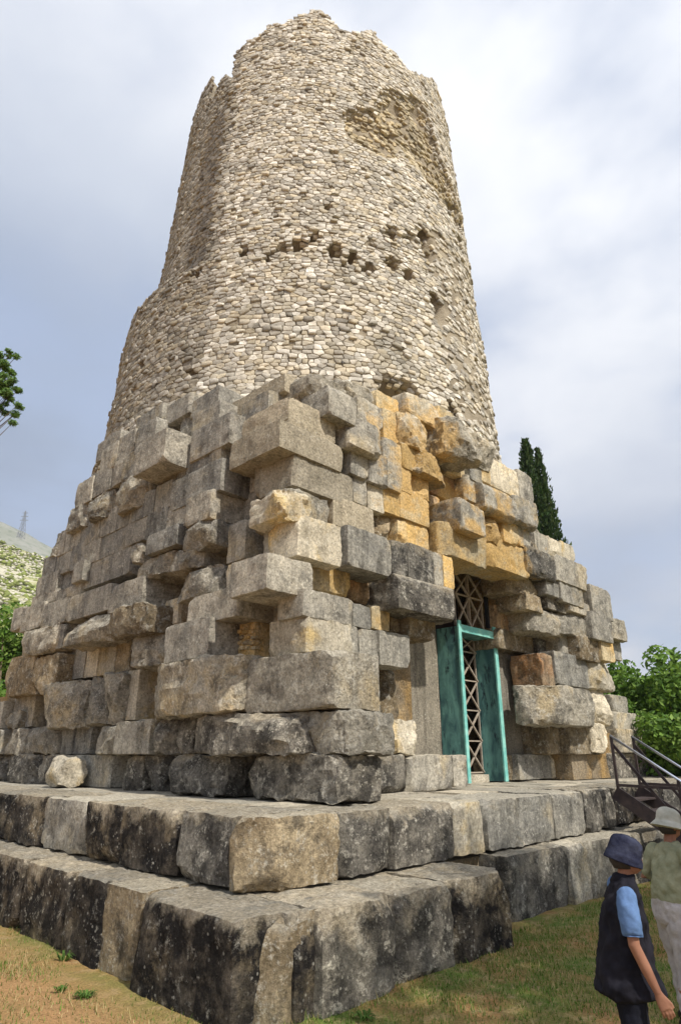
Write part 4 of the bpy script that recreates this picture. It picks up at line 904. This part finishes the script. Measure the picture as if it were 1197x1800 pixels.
# ------------------------------------------------------------------ people
def fab(name, col, col2=None, sc=60., rough=.9, bump=.25):
    t = NT(name); P = t.pos(0); n = t.noise(P, 7., 4); n2 = t.noise(P, sc, 3)
    c = t.mix(t.step(n, .35, .65), tuple(x * .82 for x in col), col2 or tuple(x * 1.12 for x in col))
    return t.done(c, t.bump(t.math('ADD', n, t.math('MULTIPLY', n2, .2)), bump, .03), rough)
M['navyhat'] = fab('navy patterned cotton', (.012, .014, .036), (.042, .047, .078), bump=.5)
M['vest'] = fab('black waistcoat cloth', (.012, .012, .018), (.02, .019, .026))
M['shirt'] = fab('light blue shirt cloth', (.11, .19, .36))
M['trou'] = fab('black trouser cloth', (.012, .013, .02))
M['skin'] = fab('tanned skin', (.27, .13, .085), (.31, .155, .10), rough=.55, bump=.08)
M['olive'] = fab('olive grey shirt cloth', (.26, .27, .17), (.33, .33, .22), bump=.6)
M['cream'] = fab('pale cotton hat cloth', (.42, .42, .36), (.5, .49, .43))
M['chino'] = fab('pale grey trousers cloth', (.42, .38, .37), (.5, .46, .45), bump=.6)
M['shoe'] = fab('dark shoe leather', (.03, .025, .02), rough=.5)
M['hair'] = fab('dark grey hair', (.05, .045, .04))
def person(name, base, face, height, pose, label):
    """base on the ground; face = unit vector the person looks along; all lengths scaled to height"""
    k = height / 1.7; f = Vector(face).normalized(); s = Vector((f.y, -f.x, 0)); U = Vector((0, 0, 1)); B = Vector(base)      # s = person's right
    def P(r, fw_, z): return B + s * (r * k) + f * (fw_ * k) + U * (z * k)
    def ring(r, fw_, z, a, b, tilt=0.): return (P(r, fw_, z), s * (a * k), (f * math.cos(tilt) + U * math.sin(tilt)) * (b * k))
    root = empty(name, base); tag(root, label, 'person')
    def limb(m, pts, crisp=False):    # pts: (r,f,z,rad)
        if crisp: a_, b_ = pts[-2], pts[-1]; pts = list(pts) + [tuple(b_[i] + (b_[i] - a_[i]) * .02 for i in range(3)) + (b_[3],), tuple(b_[i] - (b_[i] - a_[i]) * .02 for i in range(3)) + (b_[3] * .9,)]
        whole = (P(*pts[-1][:3]) - P(*pts[0][:3])).normalized(); ref_ = f if abs(whole.dot(f)) < .8 else U      # one frame for the whole limb, so it never twists
        rings = []
        for i, (r, ff, z, rad) in enumerate(pts):
            p = P(r, ff, z); a = P(*pts[max(i - 1, 0)][:3]); b = P(*pts[min(i + 1, len(pts) - 1)][:3]); d = (b - a).normalized()
            x = d.cross(ref_)
            if x.length < .05: x = d.cross(s)
            x.normalize(); y = d.cross(x); rr_ = rad if isinstance(rad, tuple) else (rad, rad); rings.append((p, x * (rr_[0] * k), y * (rr_[1] * k)))
        m.loft(rings)
    L = pose.get('lean', 0.)
    body = MB()
    for sd in (-1, 1):
        fo = pose['foot'][0 if sd < 0 else 1]
        limb(body, [(sd * .085, 0, .90, .082), (sd * .09, fo * .3 + .01, .72, .078), (sd * .09, fo * .5 + .03, .50, .056), (sd * .09, fo * .6, .40, .05), (sd * .095, fo * .85 - .02, .28, .052), (sd * .095, fo - .02, .10, .036), (sd * .095, fo - .01, .04, .04)])
        limb(body, [(sd * .095, fo - .06, .035, .035), (sd * .097, fo + .04, .035, .04), (sd * .1, fo + .15, .025, .028)])
    body.loft([ring(0, L * .0, .86, .14, .10), ring(0, L * .02, .95, .165, .115), ring(0, L * .15, 1.05, .15, .10), ring(0, L * .4, 1.18, .155, .11), ring(0, L * .7, 1.32, .16, .10), ring(0, L * .9, 1.39, .13, .07), ring(0, L, 1.44, .07, .055)])
    hx = L + .03; limb(body, [(0, L * .95, 1.42, .058), (0, L + .01, 1.48, .052), (0, hx, 1.55, .055)])
    hd = pose.get('head', 0.)
    body.loft([ring(0, hx + .03, 1.495, .03, .035), ring(0, hx + .03, 1.52, .055, .07), ring(0, hx + .02, 1.57, .07, .088), ring(0, hx + .01, 1.62, .076, .097), ring(0, hx + .0, 1.66, .07, .088), ring(0, hx, 1.69, .045, .055), ring(0, hx, 1.70, .015, .02)])
    # nose, brow, ears
    body.loft([(P(0, hx + .105, 1.60), s * .008 * k, U * .01 * k), (P(0, hx + .118, 1.575), s * .014 * k, U * .014 * k), (P(0, hx + .098, 1.56), s * .014 * k, U * .01 * k)])
    for sd in (-1, 1): body.loft([(P(sd * .068, hx - .01, 1.59), f * .018 * k, U * .03 * k), (P(sd * .088, hx - .02, 1.592), f * .016 * k, U * .028 * k)])
    arms = []
    for sd, A in ((-1, pose['arm'][0]), (1, pose['arm'][1])):
        sh, el, wr = A; limb(body, [(sh[0] * .82, sh[1], sh[2] - .01, .045), (sh[0] * .97, sh[1], sh[2] - .02, .045), ((sh[0] * .6 + el[0] * .4), (sh[1] * .6 + el[1] * .4), (sh[2] * .6 + el[2] * .4), .041), (*el, .038), ((el[0] * .5 + wr[0] * .5), (el[1] * .5 + wr[1] * .5), (el[2] * .5 + wr[2] * .5), .036), (*wr, .025)])
        d = (Vector(wr) - Vector(el)).normalized(); pm = Vector(wr) + d * .05; limb(body, [(*wr, (.022, .026)), (*pm, (.016, .040)), (*(Vector(wr) + d * .095), (.013, .041))])
        for q in range(4):
            o = (q - 1.5) * .0225; ln = (.068, .078, .072, .056)[q]; a = Vector(wr) + d * .085 + Vector((0, o, 0)); b_ = a + d * ln * .5 + Vector((-sd * .004, 0, 0)); c_ = a + d * ln + Vector((-sd * .022, 0, 0)); limb(body, [(*a, .0088), (*b_, .0082), (*c_, .007)])
        a = Vector(wr) + d * .025 + Vector((0, .026, 0)); limb(body, [(*a, .012), (*(a + d * .035 + Vector((0, .022, 0))), .0105), (*(a + d * .062 + Vector((-sd * .006, .026, 0))), .008)])
    bo_ = body.build('body', M['skin'], root, smooth=True, origin=base)
    rm = bo_.modifiers.new('remesh', 'REMESH'); rm.mode = 'VOXEL'; rm.voxel_size = .0052; rm.use_smooth_shade = True
    sm = bo_.modifiers.new('smooth', 'SMOOTH'); sm.iterations = 2; sm.factor = .5
    hr = MB(); hr.loft([ring(0, hx - .015, 1.53, .06, .075), ring(0, hx - .02, 1.58, .078, .095), ring(0, hx - .02, 1.64, .083, .10), ring(0, hx - .015, 1.69, .07, .085), ring(0, hx - .01, 1.715, .03, .04)]); hr.build('hair', M['hair'], root, smooth=True, origin=base)
    return dict(root=root, P=P, ring=ring, limb=limb, k=k, f=f, s=s, U=U, hx=hx, base=base)
def cloth(V, amp, fr, seed):
    out = []
    for v in V:
        p = Vector(v); q = Vector((p.x * fr, p.y * fr, p.z * fr * .5 + seed)); out.append(p + Vector((noise.noise(q), noise.noise(q + Vector((9, 0, 0))), .3 * noise.noise(q + Vector((0, 9, 0))))) * amp)
    return out
def soft(mb, name, mat, root, base, amp=.008, fr=9, sub=1):
    o = meshobj(name, mb.V, mb.F, mat, root, smooth=True, origin=base)
    m = o.modifiers.new('sub', 'SUBSURF'); m.levels = 3; m.render_levels = 3
    tx = bpy.data.textures.get('folds') or bpy.data.textures.new('folds', 'CLOUDS'); tx.noise_scale = .11; tx.noise_depth = 2
    dm = o.modifiers.new('folds', 'DISPLACE'); dm.texture = tx; dm.strength = amp * 4; dm.mid_level = .5; dm.texture_coords = 'LOCAL'
    t2 = bpy.data.textures.get('creases') or bpy.data.textures.new('creases', 'CLOUDS'); t2.noise_scale = .045; t2.noise_depth = 1
    d2 = o.modifiers.new('creases', 'DISPLACE'); d2.texture = t2; d2.strength = amp * 1.3; d2.mid_level = .5; d2.texture_coords = 'LOCAL'
    return o
def hat(d, name, mat, brim, tilt, h=.125, rim_drop=.05, rx=.10, rz=1.63):
    P, ring, s, f, U, k, hx = d['P'], d['ring'], d['s'], d['f'], d['U'], d['k'], d['hx']; c = P(0, hx - .005, rz)
    ft = f * math.cos(tilt) - U * math.sin(tilt); ut = U * math.cos(tilt) + f * math.sin(tilt); m = MB()
    R_ = [(brim, -rim_drop), (brim * .93, -rim_drop + .012), (rx * 1.16, -.005), (rx * 1.06, .0), (rx * 1.04, h * .5), (rx * .95, h * .8), (rx * .7, h), (rx * .3, h * 1.06)]
    m.loft([(c + ut * (z * k), s * (r * k), ft * (r * 1.12 * k)) for r, z in R_]); return soft(m, name, mat, d['root'], d['base'], .005)
# first visitor: black waistcoat, in profile
q1 = at_dist(1092, 1650, 5.3); base1 = (q1[0], q1[1], gz(q1[0], q1[1]) + .002)
def facing(px, a): v = at_dist(px, 1600, 1.) - CAM; v = np.array([v[0], v[1], 0]); v /= np.linalg.norm(v); r_ = np.array([v[1], -v[0], 0]); return r_ * math.cos(a) + v * math.sin(a)
face1 = facing(1097, .22)
d = person('person', base1, face1, 1.575, dict(lean=.07, foot=(.06, -.04), arm=(((-.19, .05, 1.40), (-.23, .02, 1.12), (-.20, .04, .86)), ((.19, .03, 1.38), (.235, .025, 1.10), (.25, .13, .84)))), 'visitor in black waistcoat over light blue shirt with navy patterned hat, standing in profile')
P, ring, limb, rt, bs = d['P'], d['ring'], d['limb'], d['root'], d['base']
m = MB(); m.loft([ring(0, .01, .74, .215, .245), ring(0, .01, .80, .21, .235), ring(0, .01, .93, .20, .20), ring(0, .02, 1.08, .19, .165), ring(0, .035, 1.22, .195, .15), ring(0, .05, 1.34, .212, .13), ring(0, .055, 1.395, .20, .105), ring(0, .06, 1.45, .10, .08), ring(0, .065, 1.485, .068, .07)]); soft(m, 'waistcoat', M['vest'], rt, bs, .014)
for sd in (-1, 1):
    m = MB(); sh, el = ((-.185, .05, 1.40), (-.23, .08, 1.12)) if sd < 0 else ((.19, .03, 1.38), (.235, .025, 1.10))
    e2 = [a + (b - a) * .82 for a, b in zip(sh, el)]; mi = [a + (b - a) * .35 for a, b in zip(sh, el)]; limb(m, [(sh[0] * .78, sh[1], sh[2] + .045, .055), (sh[0] * .95, sh[1], sh[2] + .0, .070), (*mi, .072), (*[a + (b - a) * .55 for a, b in zip(sh, el)], .068), (*[a + (b - a) * .7 for a, b in zip(sh, el)], .067), (*e2, .067)], True); soft(m, 'sleeve', M['shirt'], rt, bs, .006)
    m = MB(); fo = .06 if sd < 0 else -.04; limb(m, [(sd * .085, 0, .93, .10), (sd * .09, fo * .3 + .01, .72, .10), (sd * .09, fo * .55 + .02, .45, .085), (sd * .095, fo * .9, .2, .082), (sd * .095, fo, .06, .085)]); soft(m, 'trouser_leg', M['trou'], rt, bs, .008)
    m = MB(); limb(m, [(sd * .095, fo - .085, .04, .045), (sd * .097, fo + .03, .045, .052), (sd * .1, fo + .13, .035, .045), (sd * .1, fo + .18, .03, .03)]); m.build('shoe', M['shoe'], rt, smooth=True, origin=bs)
m = MB(); m.loft([ring(0, .06, 1.43, .075, .085), ring(0, .065, 1.47, .072, .085), ring(0, .075, 1.505, .064, .078)]); soft(m, 'collar', M['vest'], rt, bs, .004)
hat(d, 'hat', M['navyhat'], .128, .32, h=.125, rim_drop=.06, rx=.103, rz=1.62)
# second visitor: olive shirt, pale hat
q2 = at_dist(1174, 1560, 7.2); base2 = (q2[0], q2[1], gz(q2[0], q2[1]) + .002)
face2 = facing(1178, .75)
d = person('person', base2, face2, 1.60, dict(lean=.10, foot=(.10, -.08), arm=(((-.19, .08, 1.38), (-.30, .00, 1.13), (-.10, .26, 1.12)), ((.20, .08, 1.38), (.29, .05, 1.10), (.12, .28, 1.12)))), 'visitor in olive long sleeved shirt, pale bucket hat and light trousers, seen from behind')
P, ring, limb, rt, bs = d['P'], d['ring'], d['limb'], d['root'], d['base']
m = MB(); m.loft([ring(0, .0, .93, .185, .135), ring(0, .0, 1.0, .185, .135), ring(0, .02, 1.12, .175, .13), ring(0, .055, 1.26, .19, .135), ring(0, .08, 1.35, .20, .125), ring(0, .09, 1.41, .165, .1), ring(0, .10, 1.45, .085, .075), ring(0, .11, 1.475, .068, .07)]); soft(m, 'shirt', M['olive'], rt, bs, .012)
for sd, (sh, el, wr) in ((-1, ((-.19, .08, 1.38), (-.30, .00, 1.13), (-.10, .26, 1.12))), (1, ((.20, .08, 1.38), (.29, .05, 1.10), (.12, .28, 1.12)))):
    m = MB(); limb(m, [(sh[0] * .74, sh[1], sh[2] + .035, .06), (sh[0] * .97, sh[1], sh[2] + .0, .078), (*[a + (b - a) * .4 for a, b in zip(sh, el)], .07), (*el, .058), (*[a + (b - a) * .5 for a, b in zip(el, wr)], .052), (*[a + (b - a) * .9 for a, b in zip(el, wr)], .04)]); soft(m, 'sleeve', M['olive'], rt, bs, .008)
    m = MB(); fo = .10 if sd < 0 else -.08; limb(m, [(sd * .08, 0, .99, .112), (sd * .085, .0, .88, .118), (sd * .09, fo * .3 + .01, .70, .105), (sd * .09, fo * .55 + .02, .45, .085), (sd * .095, fo * .9, .2, .078), (sd * .095, fo, .06, .08)]); soft(m, 'trouser_leg', M['chino'], rt, bs, .012)
    m = MB(); limb(m, [(sd * .095, fo - .085, .04, .045), (sd * .097, fo + .03, .045, .052), (sd * .1, fo + .13, .035, .045), (sd * .1, fo + .18, .03, .03)]); m.build('shoe', M['shoe'], rt, smooth=True, origin=bs)
m = MB(); m.loft([ring(0, .0, .76, .14, .11), ring(0, .0, .82, .185, .138), ring(0, .0, .92, .188, .138), ring(0, .0, 1.0, .175, .13), ring(0, .0, 1.02, .16, .12)]); soft(m, 'trouser_seat', M['chino'], rt, bs, .01)
hat(d, 'hat', M['cream'], .165, .22, h=.12, rim_drop=.06, rx=.105, rz=1.635)

# ------------------------------------------------------------------ hazy air out to the ridge
hz = MB().box(-2600, 2600, -2600, 2600, -2., 640.).build('haze', None); hz['kind'] = 'stuff'
hm = bpy.data.materials.new('hazy air'); hm.use_nodes = True; hn = hm.node_tree; hn.nodes.clear()
ho = hn.nodes.new('ShaderNodeOutputMaterial'); hv = hn.nodes.new('ShaderNodeVolumePrincipled'); hv.inputs['Color'].default_value = (.86, .9, 1., 1); hv.inputs['Density'].default_value = .0003; hv.inputs['Anisotropy'].default_value = .3
hn.links.new(hv.outputs[0], ho.inputs['Volume']); hz.data.materials.append(hm)
